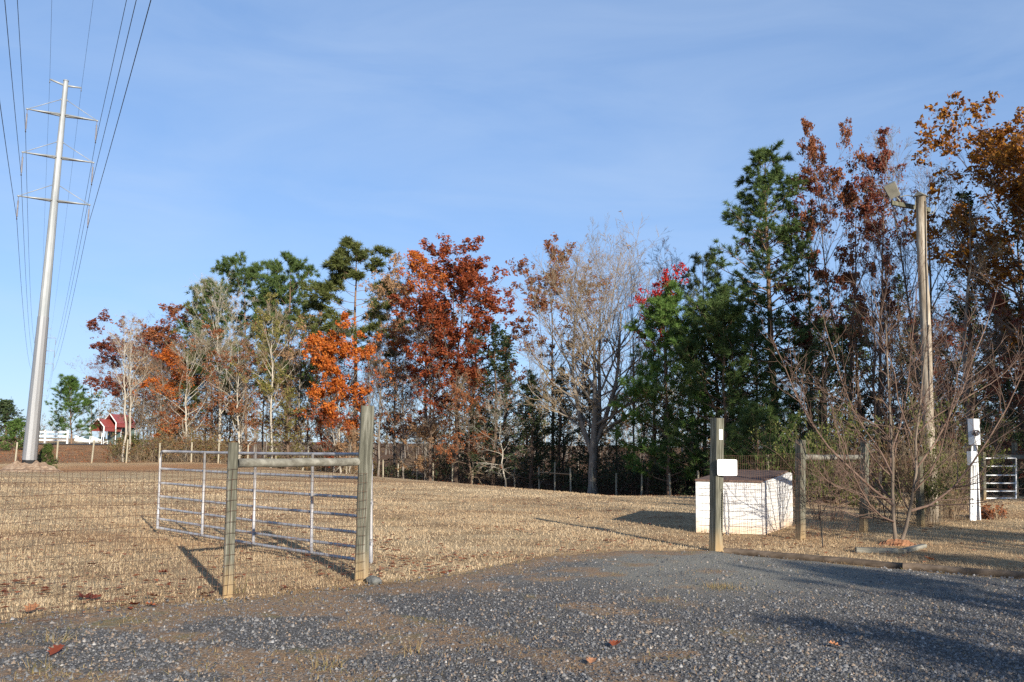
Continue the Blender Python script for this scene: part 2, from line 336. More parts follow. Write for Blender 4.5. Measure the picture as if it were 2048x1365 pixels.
def drive_mat():
    m, nt, n, l, b = new_mat('gravel_drive'); p = posvec(nt)
    vo = n.new('ShaderNodeTexVoronoi'); vo.inputs['Scale'].default_value = 55; vo.inputs['Randomness'].default_value = 1; l.new(p, vo.inputs['Vector'])
    big = noise(nt, .55, 4, .6, posvec(nt, (.6, 1.2, 1)), .6); fine = noise(nt, 60, 5, .7, p); mid = noise(nt, 3.5, 5, .65, p)
    sep = n.new('ShaderNodeSeparateColor'); l.new(vo.outputs['Color'], sep.inputs[0])
    st = ramp(nt, sep.outputs[0], [(.1, (.045, .045, .046)), (.45, (.12, .12, .122)), (.8, (.21, .208, .203)), (1, (.32, .315, .30))])
    st = mixc(nt, mrange(nt, vo.outputs['Distance'], .3, .6), st, (.075, .068, .058))
    dust = ramp(nt, fine, [(.3, (.11, .103, .085)), (.5, (.185, .178, .15)), (.7, (.28, .27, .235))])
    c = mixc(nt, attrn(nt, 'dust'), st, dust)
    dirt = mixc(nt, mathn(nt, 'MULTIPLY', mrange(nt, noise(nt, 9, 5, .7, p, .8), .48, .58), .75), ramp(nt, fine, [(.3, (.11, .065, .036)), (.5, (.22, .14, .08)), (.7, (.36, .25, .15))]), ramp(nt, sep.outputs[1], [(.1, (.08, .07, .058)), (.5, (.17, .15, .125)), (.9, (.29, .26, .22))]))
    c = mixc(nt, mrange(nt, mathn(nt, 'ADD', attrn(nt, 'dirt'), mathn(nt, 'MULTIPLY', mathn(nt, 'SUBTRACT', mid, .5), 1.2)), .3, .75), c, dirt)
    moss = mathn(nt, 'MULTIPLY', mrange(nt, noise(nt, 1.7, 5, .65, p, .5), .57, .68), .55)
    c = mixc(nt, mathn(nt, 'MULTIPLY', moss, mrange(nt, attrn(nt, 'dirt'), .1, .5)), c, (.13, .13, .045))
    l.new(c, b.inputs['Base Color']); b.inputs['Roughness'].default_value = .9; b.inputs['Specular IOR Level'].default_value = .2
    bump(nt, mathn(nt, 'ADD', mathn(nt, 'MULTIPLY', vo.outputs['Distance'], -1), fine), b, .8, .015); return m
def drive_masks(x, y):
    e = edge(x) - y                                            # distance inside the edge
    w = wob(x * 1.0, y * 1.6, 1.0); w2 = wob(x + 11, y * 1.4 + 5, .55)
    dirt = .98 * ss(1.15, .3, e + .4 * w2) * ss(3.4, 2.4, x)                  # clay and weeds along the lawn edge
    dirt = np.maximum(dirt, .85 * np.exp(-((e - .75) / .6) ** 2) * ss(2.2, .2, np.abs(x + .4)) )
    dirt = np.maximum(dirt, .95 * ss(.6, -1.6, x) * ss(-.45, .2, w + .35 * w2))
    dirt = np.maximum(dirt, .75 * ss(-.1, .5, w2 + .4 * w) * ss(3.2, 1.2, x))
    dirt = np.maximum(dirt, .8 * np.exp(-(((x - 2.55) / .28) ** 2 + ((y - 11.05) / .22) ** 2)))
    dirt = np.maximum(dirt, .9 * np.exp(-((e - .12) / .2) ** 2) * np.exp(-((x - 4.6) / .9) ** 2))
    dust = np.clip((ss(.4, 1.8, x) * ss(8.2, 10.8, y + .7 * w) * ss(5.8, 3.2, x) + .35 * ss(9.2, 10.6, y + .5 * w2)) * (.75 + .45 * w2), 0, 1)
    return np.clip(dirt, 0, 1), dust
DX = np.concatenate([np.arange(-14, -5, .3), np.arange(-5, 7, .1), np.arange(7, 18, .4)]); V_ = np.concatenate([np.linspace(0, .55, 8)[:-1], np.linspace(.55, 1, 75)])
DXX, VV = np.meshgrid(DX, V_); ed = edge(DXX) + .10 * wob(DXX * 3, DXX * 2) + .05 * wob(DXX * 9, DXX * 7)
DYY = -8 + (ed + 8) * VV; DZZ = h(DXX, DYY) + .016 + .012 * wob(DXX, DYY, .9) - .05 * ss(.3, 0, ed - DYY)
dirt_, dust_ = drive_masks(DXX, DYY)
nx = len(DX); ii = (np.arange(len(V_) - 1)[:, None] * nx + np.arange(nx - 1)[None]).ravel()
dme = mesh_np('driveway', np.stack([DXX.ravel(), DYY.ravel(), DZZ.ravel()], 1), [np.stack([ii, ii + 1, ii + nx + 1, ii + nx], 1)], drive_mat(), attr={'dirt': dirt_.ravel(), 'dust': dust_.ravel()}, smooth=[1])
tag(link('driveway', dme), 'grey gravel driveway in the foreground', kind='structure')
def frustum_pts(n, y0, y1, pw=1.0, margin=1.08):
    """random ground points inside the view, thinning with distance"""
    u = RNG.random(n); y = y0 * (y1 / y0) ** u if pw == 1.0 else (y0 ** (1 - pw) + u * (y1 ** (1 - pw) - y0 ** (1 - pw))) ** (1 / (1 - pw))
    x = (RNG.random(n) * 2 - 1) * y * .60 * margin; return x, y

# loose stones on the drive
def stones():
    x, y = frustum_pts(70000, 5.2, 13.3, 1.0); e = edge(x) - y; d, du = drive_masks(x, y)
    keep = (e > -.02) & (RNG.random(len(x)) > np.clip(.62 * d + .66 * du, 0, .97)); x, y = x[keep], y[keep]; N = len(x)
    s = np.exp(RNG.normal(math.log(.0080), .42, N)).clip(.004, .022)
    oc = np.array([(1, 0, 0), (-1, 0, 0), (0, 1, 0), (0, -1, 0), (0, 0, 1), (0, 0, -1.0)])
    V = oc[None] * RNG.uniform(.65, 1.35, (N, 6, 1)) + RNG.normal(0, .22, (N, 6, 3)); V[:, :4, 2] -= .35; V[:, :, 2] *= .8
    th = RNG.random(N) * 6.283; co, si = np.cos(th)[:, None], np.sin(th)[:, None]
    V = np.stack([V[:, :, 0] * co - V[:, :, 1] * si, V[:, :, 0] * si + V[:, :, 1] * co, V[:, :, 2]], 2) * s[:, None, None]
    V += np.stack([x, y, h(x, y) + .016 + .012 * wob(x, y, .9) + s * .35], 1)[:, None]
    F = np.array([(0, 2, 4), (2, 1, 4), (1, 3, 4), (3, 0, 4)])
    f = (np.arange(N)[:, None, None] * 6 + F[None]).reshape(-1, 3)
    m, nt, n, l, b = new_mat('loose_stone')
    l.new(ramp(nt, attrn(nt, 'rnd'), [(0, (.045, .045, .046)), (.35, (.10, .10, .102)), (.6, (.155, .154, .152)), (.76, (.22, .217, .21)), (.80, (.17, .125, .09)), (.94, (.25, .19, .135)), (1, (.36, .355, .34))]), b.inputs['Base Color']); b.inputs['Roughness'].default_value = .75
    me = mesh_np('gravel', V.reshape(-1, 3), [f], m, attr={'rnd': np.repeat(RNG.random(N), 6)})
    tag(link('gravel', me), 'loose blue-grey gravel stones scattered over the driveway', 'gravel', kind='stuff')
stones()

def blades(name, x, y, hgt, wid, lean, mat, label, z0=0.0, cat='grass'):
    N = len(x); rn = np.clip(RNG.random(N) * .7 + .15 + .28 * wob(x, y, 2.6) * 1.2 + .16 * wob(x + 5, y * 2.2, .7), 0, 1); th = RNG.random(N) * 6.283; a = np.stack([np.cos(th), np.sin(th), 0 * th], 1); ph = RNG.random(N) * 6.283
    ln = np.abs(RNG.normal(0, lean, N)); z = h(x, y) + z0
    B = np.stack([x, y, z - .004], 1); T = B + np.stack([np.cos(ph) * ln * hgt, np.sin(ph) * ln * hgt, hgt / np.sqrt(1 + ln * ln)], 1)
    mid = (B + T) / 2 + np.stack([0 * x, 0 * x, hgt * .16], 1)
    V = np.stack([B - a * wid[:, None] * 1.3, B + a * wid[:, None] * 1.3, T], 1)
    f = np.arange(N)[:, None] * 3 + np.arange(3)[None]
    me = mesh_np(name, V.reshape(-1, 3), [f], mat, attr={'rnd': np.repeat(rn, 3)})
    return tag(link(name, me), label, cat, kind='stuff')
GRASS = mat_leaf('dry_grass_blade', [(.31, .195, .11), (.44, .315, .185), (.54, .41, .255), (.62, .49, .32), (.69, .57, .39)], .3, .8)
x, y = frustum_pts(420000, 7.5, 34, 1.35); e = y - edge(x) - .12 * wob(x * 4, y * 4)
k = (e > 0) & (y < back_y(x)); dens = .35 + .65 * ss(-.35, .45, wob(x, y, 1.6) + .6 * wob(x, y, .5)); k &= RNG.random(len(x)) < dens; x, y = x[k], y[k]
blades('dry_grass', x, y, RNG.uniform(.018, .055, len(x)) * (1 + .006 * y), RNG.uniform(.0018, .0036, len(x)) * (y / 10) ** .7, 1.1, GRASS, 'short dry straw-coloured grass of the lawn')
WEED = mat_leaf('drive_weeds', [(.20, .12, .06), (.34, .24, .13), (.16, .15, .05), (.42, .32, .18)], .3, .8)
x, y = frustum_pts(42000, 5.2, 13.3); d, du = drive_masks(x, y); e = edge(x) - y; k = (e > -.05) & (RNG.random(len(x)) < .10 + .9 * d * ss(-.3, .3, wob(x * 2, y * 2, .8))); x, y = x[k], y[k]
blades('drive_weeds', x, y, RNG.uniform(.015, .055, len(x)), RNG.uniform(.0016, .0032, len(x)), 1.6, WEED, 'withered weeds and straw growing through the gravel', .014, 'weeds')
def tuft(px, py, n, r, hh, name='weed_tuft', label=None):
    p = gp(px, py); x = p[0] + RNG.normal(0, r, n); y = p[1] + RNG.normal(0, r, n)
    o = blades(name, x, y, RNG.uniform(.5, 1.2, n) * hh, np.full(n, .0022), 1.0, WEED, label, .012, 'weed'); o['kind'] = 'stuff'; return o
tuft(1440, 1180, 240, .12, .07, label='brown dead weed clump in the middle of the drive')
tuft(110, 1290, 60, .06, .11, label='straw-coloured dry weed tuft at the left of the drive')
tuft(660, 1340, 70, .08, .12, label='straggly dry weed at the bottom of the drive')
tuft(80, 1345, 50, .06, .10, label='pale dry weed tuft in the bottom left corner')
tuft(470, 1190, 40, .05, .30, label='tall dry grass stalks at the foot of the short fence post')
tuft(1410, 1066, 90, .07, .12, label='green weed clump at the shed\'s front left corner')
tuft(820, 1310, 26, .05, .16, label='few bleached stalks standing in the gravel centre')
# fallen leaves
LEAFLIT = mat_leaf('fallen_leaf', [(.13, .03, .018), (.25, .065, .028), (.36, .12, .05), (.42, .20, .10), (.30, .10, .04)], .15, .8)
OAK = np.array([(0, 0), (.10, .10), (.32, .16), (.20, .30), (.42, .42), (.24, .52), (.38, .70), (.16, .74), (0, 1.0), (-.16, .76), (-.36, .68), (-.22, .52), (-.42, .44), (-.20, .30), (-.32, .15), (-.10, .10)])
def leaf_shape(curl, seed):
    q = random.Random(seed); V = [(a, b - .5, curl * (a * a * 3.0 + (b - .5) ** 2 * q.uniform(.5, 1.6)) + q.uniform(-.02, .02)) for a, b in OAK] + [(0, 0, .03)]
    n = len(OAK); return np.array(V), [[i, (i + 1) % n, n] for i in range(n)]
x, y = frustum_pts(12000, 7.2, 45, 1.2); e = y - edge(x); cl = ss(.0, .6, wob(x, y, 2.2) + .5 * wob(x, y, .7)); k = (e > -.5) & (y < back_y(x)) & (RNG.random(len(x)) < .15 + .85 * cl) & ((e > 0) | (RNG.random(len(x)) < .12)); x, y = x[k], y[k]; N = len(x)
s = RNG.uniform(.05, .11, N) * (1 + .012 * y); th = RNG.random(N) * 6.28; D4 = np.array([(0, -1, 0), (.55, 0, .25), (0, 1, .1), (-.55, 0, .25)])
V = np.repeat(D4[None], N, 0); V[:, :, 2] *= RNG.uniform(-.2, 1.6, N)[:, None]
V = np.stack([V[:, :, 0] * np.cos(th)[:, None] - V[:, :, 1] * np.sin(th)[:, None], V[:, :, 0] * np.sin(th)[:, None] + V[:, :, 1] * np.cos(th)[:, None], V[:, :, 2]], 2) * (s / 2)[:, None, None] + np.stack([x, y, h(x, y) + .035], 1)[:, None]
tag(link('leaf_litter', mesh_np('leaf_litter', V.reshape(-1, 3), [np.arange(N)[:, None] * 4 + np.arange(4)[None]], LEAFLIT, attr={'rnd': np.repeat(RNG.random(N), 4)})), 'brown and orange fallen leaves sprinkled over the lawn', 'leaves', kind='stuff')
BIG_LEAVES = [(168, 1206, .19, .02, 'large dark red fallen leaf, left one of the pair at the lawn edge'), (188, 1204, .17, .08, 'large dark red fallen leaf, right one of the pair at the lawn edge'), (61, 1232, .17, .72, 'pale orange curled leaf at the far left of the drive edge'),
 (268, 1222, .15, .1, 'crimson leaf lying on the gravel below the lawn edge'), (303, 1222, .13, .45, 'brown upright leaf on the gravel beside the crimson one'), (257, 1201, .12, .3, 'small rust leaf on the lawn edge left of the orange curl'),
 (303, 1206, .16, .75, 'orange curled leaf stretched along the lawn edge'), (342, 1206, .13, .7, 'small orange leaf between lawn edge and short post'), (413, 1199, .22, .05, 'long dark red leaf in front of the short fence post'),
 (610, 1119, .16, .55, 'orange brown leaf on the lawn under the gate'), (325, 1152, .15, .15, 'red leaf flat on the lawn behind the wire mesh'), (184, 1137, .15, .1, 'dark red leaf on the lawn at the middle of the wire mesh'),
 (1230, 1301, .12, .25, 'red brown leaf lying on the gravel at the bottom centre'), (1183, 1336, .10, .75, 'pale orange leaf on the gravel near the bottom edge'), (1670, 1303, .10, .7, 'orange leaf in the shaded gravel at lower right'),
 (1782, 1254, .09, .6, 'small rust leaf on the shaded gravel at right'), (1858, 1127, .17, .6, 'orange leaf pile piece on lawn behind the timber'), (1545, 1106, .12, .3, 'brown leaf on lawn just behind the timber start'), (350, 1296, .0, .02, None), (110, 1317, .14, .06, 'maroon leaf flat on the gravel at lower left')]
for i, (px, py, s, r, lb) in enumerate(BIG_LEAVES):
    if not lb: continue
    v, f = leaf_shape(R.uniform(.25, .6), i); p = gp(px, py); a = R.uniform(0, 6.28); t = R.uniform(-.35, .35)
    rot = np.array(Matrix.Rotation(a, 3, 'Z') @ Matrix.Rotation(t, 3, 'X')); v = (v * s) @ rot.T
    me = mesh_np('fallen_leaf', v, [np.array(f)], LEAFLIT, attr={'rnd': np.full(len(v), r)}); o = link('fallen_leaf', me, None, (p[0], p[1], hz(p[0], p[1]) + .03 + abs(t) * s * .4)); tag(o, lb, 'leaf', 'large fallen leaves')

# road on the bank under the power line
RY = 81.0
rx = np.linspace(-75, -32.5, 30); rw = 3.0
rv = np.concatenate([np.stack([rx, RY - rw + 0 * rx, h(rx, RY - rw + 0 * rx) + .05], 1), np.stack([rx, RY + rw + 0 * rx, h(rx, RY + rw + 0 * rx) + .05], 1)])
i_ = np.arange(29); tag(link('road', mesh_np('road', rv, [np.stack([i_, i_ + 1, i_ + 31, i_ + 30], 1)], M['asphalt'])), 'narrow grey road on the bank beyond the field', kind='structure')

# ------------------------------------------------------------------ fences, gate, posts
def sub(root, w): return (w[0] - root.location[0], w[1] - root.location[1], w[2] - root.location[2])
def post_mesh(L, w, d, style, mat, seed=0, sink=.25):
    q = random.Random(seed); K = 9
    if style == 'square': ch = .008; ring = [(w/2-ch, -d/2), (w/2, -d/2+ch), (w/2, d/2-ch), (w/2-ch, d/2), (-w/2+ch, d/2), (-w/2, d/2-ch), (-w/2, -d/2+ch), (-w/2+ch, -d/2)]
    else: ring = [(w/2 * math.copysign(abs(math.cos(t)) ** .75, math.cos(t)), d/2 * math.copysign(abs(math.sin(t)) ** .75, math.sin(t))) for t in [i * 2 * math.pi / 12 for i in range(12)]]
    n = len(ring); v = []; zs = [-sink + (L + sink) * i / (K - 1) for i in range(K)]
    for z in zs:
        sc_ = 1 + q.uniform(-.015, .015); ox, oy = q.uniform(-.003, .003), q.uniform(-.003, .003)
        v += [(a * sc_ + ox, b * sc_ + oy, z + (q.uniform(-.006, .006) if z == zs[-1] else 0)) for a, b in ring]
    f = [[k * n + i, k * n + (i + 1) % n, (k + 1) * n + (i + 1) % n, (k + 1) * n + i] for k in range(K - 1) for i in range(n)] + [[(K - 1) * n + i for i in range(n)]]
    me = bpy.data.meshes.new('post'); me.from_pydata(v, [], f); me.materials.append(mat); me.update(); return me
def post(root, b, t, w, d, style, mat, rz=0, name='post', label=None, seed=0):
    v = Vector(t) - Vector(b); o = link(name, post_mesh(v.length, w, d, style, mat, seed), root, sub(root, b))
    o.rotation_euler = (v.to_track_quat('Z', 'Y') @ Matrix.Rotation(rz, 3, 'Z').to_quaternion()).to_euler()
    # keep the twist about the post's own axis predictable
    q = Vector((0, 0, 1)).rotation_difference(v.normalized()); o.rotation_euler = (q @ Matrix.Rotation(rz, 3, 'Z').to_quaternion()).to_euler()
    if label: o['label'] = label
    return o
def wire_mesh(root, path, zb, zt, dv, nh, rad, mat, name='wire_mesh', jit=.008, seed=1, hspace=None):
    """woven wire between path points (x,y); zb/zt heights above the soil at each path point"""
    q = np.random.default_rng(seed); P = np.array(path, float); seg = np.linalg.norm(np.diff(P, axis=0), axis=1); S = np.concatenate([[0], np.cumsum(seg)]); L = S[-1]
    def pos(s): return np.stack([np.interp(s, S, P[:, 0]), np.interp(s, S, P[:, 1])], -1)
    def zz(s, f):
        xy = pos(s); g = h(xy[..., 0], xy[..., 1]); b = np.interp(s, S, zb); t = np.interp(s, S, zt); return g + b + (t - b) * f
    fr = np.linspace(0, 1, nh) if hspace is None else np.array(hspace)
    ph = q.random(4) * 6.28
    def disp(s, f):
        return jit * (np.sin(s * 3.1 + f * 5 + ph[0]) + .7 * np.sin(s * 7.7 - f * 9 + ph[1])), jit * 2.2 * (np.sin(s * 1.3 + f * 3 + ph[2]) * np.sin(f * 3.14))
    off = np.array([root.location[0], root.location[1], root.location[2]])
    sv = np.arange(0, L, dv) + q.normal(0, dv * .08, len(np.arange(0, L, dv))); K = 12; f_ = np.linspace(0, 1, K)[None].repeat(len(sv), 0); s_ = sv[:, None].repeat(K, 1)
    dz, dn = disp(s_, f_); s2 = s_ + .3 * dz + .012 * np.sin(f_ * 6 + sv[:, None] * 2.0) * (dv > .02)
    A = np.concatenate([pos(s2) + np.stack([0 * dn, dn], -1), (zz(s_, f_) + dz)[..., None]], -1) - off
    KH = max(8, int(L / .12)); sh = np.linspace(0, L, KH)[None].repeat(len(fr), 0); fh = fr[:, None].repeat(KH, 1)
    dz, dn = disp(sh, fh)
    B = np.concatenate([pos(sh) + np.stack([0 * dn, dn], -1), (zz(sh, fh) + dz)[..., None]], -1) - off
    v1, f1 = tubes(A, np.full(A.shape[:2], rad), 3); v2, f2 = tubes(B, np.full(B.shape[:2], rad * 1.15), 3)
    o = link(name, mesh_np(name, np.concatenate([v1, v2]), [f1, f2 + len(v1)], mat), root); o['kind'] = 'stuff'; return o

# near fence, left of the opening
bS = gp(455, 1195); tS = at(467, 886, bS[1]); bG = gp(722, 1163); tG = at(735, 812, bG[1])
bL = bS + (bS - bG) * np.array([1.75, 1.75, 0]) + np.array([0, -.15, 0]); bL[2] = hz(bL[0], bL[1])
fence1 = empty('wire_fence', tuple(bG)); tag(fence1, 'near woven wire fence left of the opening, with one rail and tall gate post', 'fence')
post(fence1, bG, tG, .15, .145, 'square', M['post'], math.radians(13), label='tall square weathered gate post', seed=1)
post(fence1, bS, tS, .105, .10, 'round', M['post'], .3, label='short rounded greenish fence post', seed=2)
post(fence1, bL, bL + np.array([.03, 0, 1.5]), .105, .10, 'round', M['post'], .1, seed=3)
r1 = at(474, 927, bS[1] - .01); r2 = at(722, 924, bG[1] - .02); rv_ = r2 - r1; n_ = 14
m_ = MB(); pts = [r1 + rv_ * i / (n_ - 1) + np.array([0, 0, .002 * math.sin(i * 1.1)]) for i in range(n_)]; m_.tube(np.array(pts) - bG, [.047 + .0008 * math.sin(i * 2.3) for i in range(n_)], 10); m_.build('rail', M['rail'], fence1)
fr = np.array([0, -.075, 0])
wire_mesh(fence1, [bL[:2] + fr[:2], bS[:2] + fr[:2], bG[:2] + np.array([.05, -.1])], [.02, .02, .03], [1.27, 1.26, 1.21], .058, 13, .0021, M['rusty_wire'], seed=4)
# staples and a loose strand at the short post
m_ = MB()
for k in range(5): m_.tube([bS - bG + np.array([-.03, -.07, .3 + .22 * k]), bS - bG + np.array([-.03, -.078, .31 + .22 * k]), bS - bG + np.array([-.03, -.07, .32 + .22 * k])], .003, 4)
m_.build('staple', M['chain'], fence1)['kind'] = 'stuff'

# tube gate swung open into the field
gR = at(742, 1000, 10.55); gLt = at(322, 903, 14.6); gLb = at(315, 1056, 14.6); gRt = at(742, 909, 10.55); gRb = at(742, 1124, 10.55)
gate = empty('tube_gate', (gR[0], gR[1], hz(gR[0], gR[1]))); tag(gate, 'long galvanised tube gate swung open behind the near wire fence', 'gate')
GO = np.array(gate.location); fracs = [0, .228, .415, .59, .745, .882, 1]
def gpt(t, f): return (gRt * (1 - f) + gRb * f) * (1 - t) + (gLt * (1 - f) + gLb * f) * t
lean = .021
ring = []                                                  # outer bent frame tube
for f in (1, .75, .5, .25, .06): ring.append(gpt(0, f))
ring += [gpt(.004, .025), gpt(.010, .007), gpt(.022, 0)]
m_ = MB(); m_.tube(np.array(ring) - GO, lean, 9); m_.build('hinge_upright', M['galv'], gate)
m_ = MB(); m_.tube(np.array([gpt(1 - .0, f) for f in (1, .7, .4, .1, .03)] + [gpt(.992, .008), gpt(.98, 0)]) - GO, lean, 9); m_.build('end_upright', M['galv'], gate)
for i, f in enumerate(fracs):
    m_ = MB(); m_.tube(np.array([gpt(t, f) + np.array([0, 0, -.012 * math.sin(math.pi * t)]) for t in np.linspace(.0 if i else .02, 1 if i else .985, 14)]) - GO, lean if i in (0, 6) else .019, 9); m_.build('bar', M['galv'], gate)
def tpx(px):
    a, b = 0.0, 1.0
    for _ in range(40):
        c = (a + b) / 2; p = gpt(c, .4) - _c; x = 1024 + FPX * (p @ _r) / (p @ _f)
        if x > px: a = c
        else: b = c
    return a
for px in (628, 513, 411):
    t = tpx(px); p = [gpt(t, f) for f in (0, .5, 1)]; side = np.array([-.02, -.02, 0]); m_ = MB(); m_.tube(np.array(p) + side - GO, .02, 8); m_.build('brace', M['galv'], gate)
for f in (.12, .45, .82):
    m_ = MB(); a = gpt(0, f) - GO; b = np.array([bG[0] + .07, bG[1] + .06, a[2] + GO[2]]) - GO; m_.tube([b, (a + b) / 2, a], .011, 6); m_.tube([a + [0, 0, -.04], a + [0, 0, .04]], .027, 8); m_.build('hinge', M['galv'], gate)

# right gate post with plate, card and chain
bR = gp(1432, 1103); tR = at(1434, 837, bR[1])
fence2 = empty('wire_fence', tuple(bR)); tag(fence2, 'right-hand woven wire fence running from the signed post back to the meter', 'fence')
ROT = math.radians(30)
post(fence2, bR, tR, .15, .15, 'square', M['post'], ROT, label='tall square gate post carrying a white plate', seed=5)
b16 = gp(1601, 1080); t16 = at(1601, 880, b16[1]); b17 = gp(1727, 1066); t17 = at(1730, 882, b17[1])
post(fence2, b16, t16, .13, .13, 'square', M['post'], ROT, seed=6); post(fence2, b17, t17, .12, .12, 'square', M['post'], ROT, seed=7)
b18 = np.array([8.55, 18.5, hz(8.55, 18.5)]); post(fence2, b18, b18 + [0.02, 0, 1.45], .12, .12, 'square', M['post_dark'], ROT, seed=8)
b19 = np.array([10.75, 20.6, hz(10.75, 20.6)]); post(fence2, b19, b19 + [0.02, 0, 1.5], .12, .12, 'square', M['post_dark'], ROT, seed=9)
a_ = b16 + [.05, .04, 1.40]; b_ = b17 + [-.02, -.03, 1.40]; m_ = MB(); m_.tube(np.array([a_ + (b_ - a_) * i / 7 + [0, 0, .004 * math.sin(i * 2)] for i in range(8)]) - bR, [.05, .052, .049, .051, .05, .048, .05, .05], 9); m_.build('rail', M['rail'], fence2)
o_ = np.array([.06, -.06])
wire_mesh(fence2, [bR[:2] + [.09, .0], b16[:2] + o_, b17[:2] + o_, b18[:2] + o_, b19[:2] + o_], [.03] * 5, [1.42, 1.47, 1.48, 1.45, 1.45],   .056, 13, .0018, M['rusty_wire'], seed=6, jit=.005)
def plate(name, px0, py0, px1, py1, Y, label, mat, rad=.02, th=.004, cat='sign'):
    a = at(px0, py0, Y); b = at(px1, py1, Y); w = b[0] - a[0]; hh = a[2] - b[2]; ring = []
    for cx, cz, a0 in ((w / 2 - rad, hh / 2 - rad, 0), (-w / 2 + rad, hh / 2 - rad, 90), (-w / 2 + rad, -hh / 2 + rad, 180), (w / 2 - rad, -hh / 2 + rad, 270)):
        for k in range(5): t = math.radians(a0 + k * 22.5); ring.append((cx + rad * math.cos(t), cz + rad * math.sin(t)))
    n = len(ring); v = [(x, -th / 2, z) for x, z in ring] + [(x, th / 2, z) for x, z in ring]
    m = MB(); m.add(v, [list(range(n)), [n + i for i in range(n)][::-1]] + [[i, n + i, n + (i + 1) % n, (i + 1) % n] for i in range(n)])
    o = m.build(name, mat, None, tuple((a + b) / 2)); tag(o, label, cat); return o
p1 = plate('blank_sign', 1434, 919, 1475, 952, bR[1] - .125, 'blank white rounded plate fixed to the right gate post', M['white']); p1.rotation_euler = (0, 0, math.radians(4))
p2 = plate('white_card', 1437, 859, 1446.5, 880, bR[1] - .085, 'small white card near the top of the right gate post', M['white'], .004); p2.rotation_euler = (0, 0, ROT - math.pi / 2 + math.radians(84))
p2.rotation_euler = (0, 0, ROT); p2.location.x += .004; p2.location.y += .018
chain = empty('hanging_chain', tuple(bR + np.array([.1, -.03, 0]))); tag(chain, 'loop of steel chain hanging down the right gate post', 'chain')
lm = MB(); tt = np.linspace(0, 2 * math.pi, 13)[:-1]; pts = [(.012 * math.cos(t), 0, .022 * math.sin(t)) for t in tt]; lm.tube(pts + [pts[0]], .0048, 5, caps=False); lo = lm.build('link', M['chain'], chain); lme = lo.data
c0 = at(1441, 982, bR[1] - .08); k = 0
cpts = [(0.0, .93), (.012, .90), (.02, .85), (.028, .78), (.031, .70), (.033, .62), (.034, .54), (.036, .46), (.035, .38), (.030, .30), (.022, .265), (.012, .28), (.005, .34), (.0, .42), (-.003, .5), (-.005, .58), (-.004, .66), (-.002, .74), (0, .82), (.003, .9)]
cpts = [(a * 1.6, b) for a, b in cpts]
acc = []
for (a, b), (c, d) in zip(cpts[:-1], cpts[1:]):
    L_ = math.hypot(c - a, d - b); nn = max(1, round(L_ / .03))
    for i in range(nn): acc.append((a + (c - a) * i / nn, b + (d - b) * i / nn, math.atan2(c - a, d - b)))
for i, (a, b, an) in enumerate(acc):
    o = lo if i == 0 else link('link', lme, chain); o.location = (a + .015, -.085, b); o.rotation_euler = (0, an, math.pi / 2 * (i % 2) + .5)

# timber edging along the drive
ta = np.array([3.16, 13.08]); tb = np.array([6.3, 10.98]); tdir = (tb - ta) / np.linalg.norm(tb - ta)
def log(name, a, b, r, label, n=10, z=.03):
    pts = [np.array([*(np.array(a) + (np.array(b) - np.array(a)) * i / (n - 1)), 0]) for i in range(n)]
    for p in pts: p[2] = hz(p[0], p[1]) + z
    loc = pts[0].copy(); m = MB(); m.tube(np.array(pts) - loc + np.array([[0, .006 * math.sin(i * 1.9), .004 * math.sin(i * 1.3)] for i in range(n)]), [r * (1 + .05 * math.sin(i * 2.1)) for i in range(n)], 10)
    return tag(m.build(name, M['timber'], None, tuple(loc)), label, 'timber', 'timbers edging the drive')
log('edging_timber', ta, ta + tdir * 2.42, .055, 'weathered edging timber beginning at the right gate post')
log('edging_timber', ta + tdir * 2.422, ta + tdir * 4.9, .056, 'weathered edging timber leaving the picture at right')
# thin rod, rock
m_ = MB(); p = gp(1646, 1097); t = at(1640, 1030, p[1]); m_.tube([(0, 0, -.1), tuple((t - p) / 2 + [.004, 0, 0]), tuple(t - p)], [.010, .009, .007], 6); tag(m_.build('thin_stake', M['black'], None, tuple(p)), 'thin dark rod stuck in the lawn before the right fence', 'stake')
def rock(name, p, s, label, seed, cat='rock', mat='rock', sub_=2):
    import bmesh
    bm = bmesh.new(); bmesh.ops.create_icosphere(bm, subdivisions=sub_, radius=1); q = random.Random(seed); ks = [Vector((q.gauss(0, 1), q.gauss(0, 1), q.gauss(0, 1))) for _ in range(9)]
    for v in bm.verts:
        d = 1 + .13 * sum(math.sin(k.dot(v.co) * 1.6 + i) for i, k in enumerate(ks)) / 2.2
        for k in ks[:5]:
            kk = k.normalized(); a = v.co.dot(kk)
            if a > .72: v.co -= kk * (a - .72) * .8
        v.co *= d; v.co = Vector((v.co.x * s[0], v.co.y * s[1], v.co.z * s[2]))
    me = bpy.data.meshes.new(name); bm.to_mesh(me); bm.free(); me.materials.append(M[mat]); o = link(name, me, None, tuple(p)); return tag(o, label, cat)
p = gp(748, 1168); rock('field_stone', p + [0, 0, .03], (.10, .085, .065), 'grey angular stone at the foot of the tall gate post', 5)

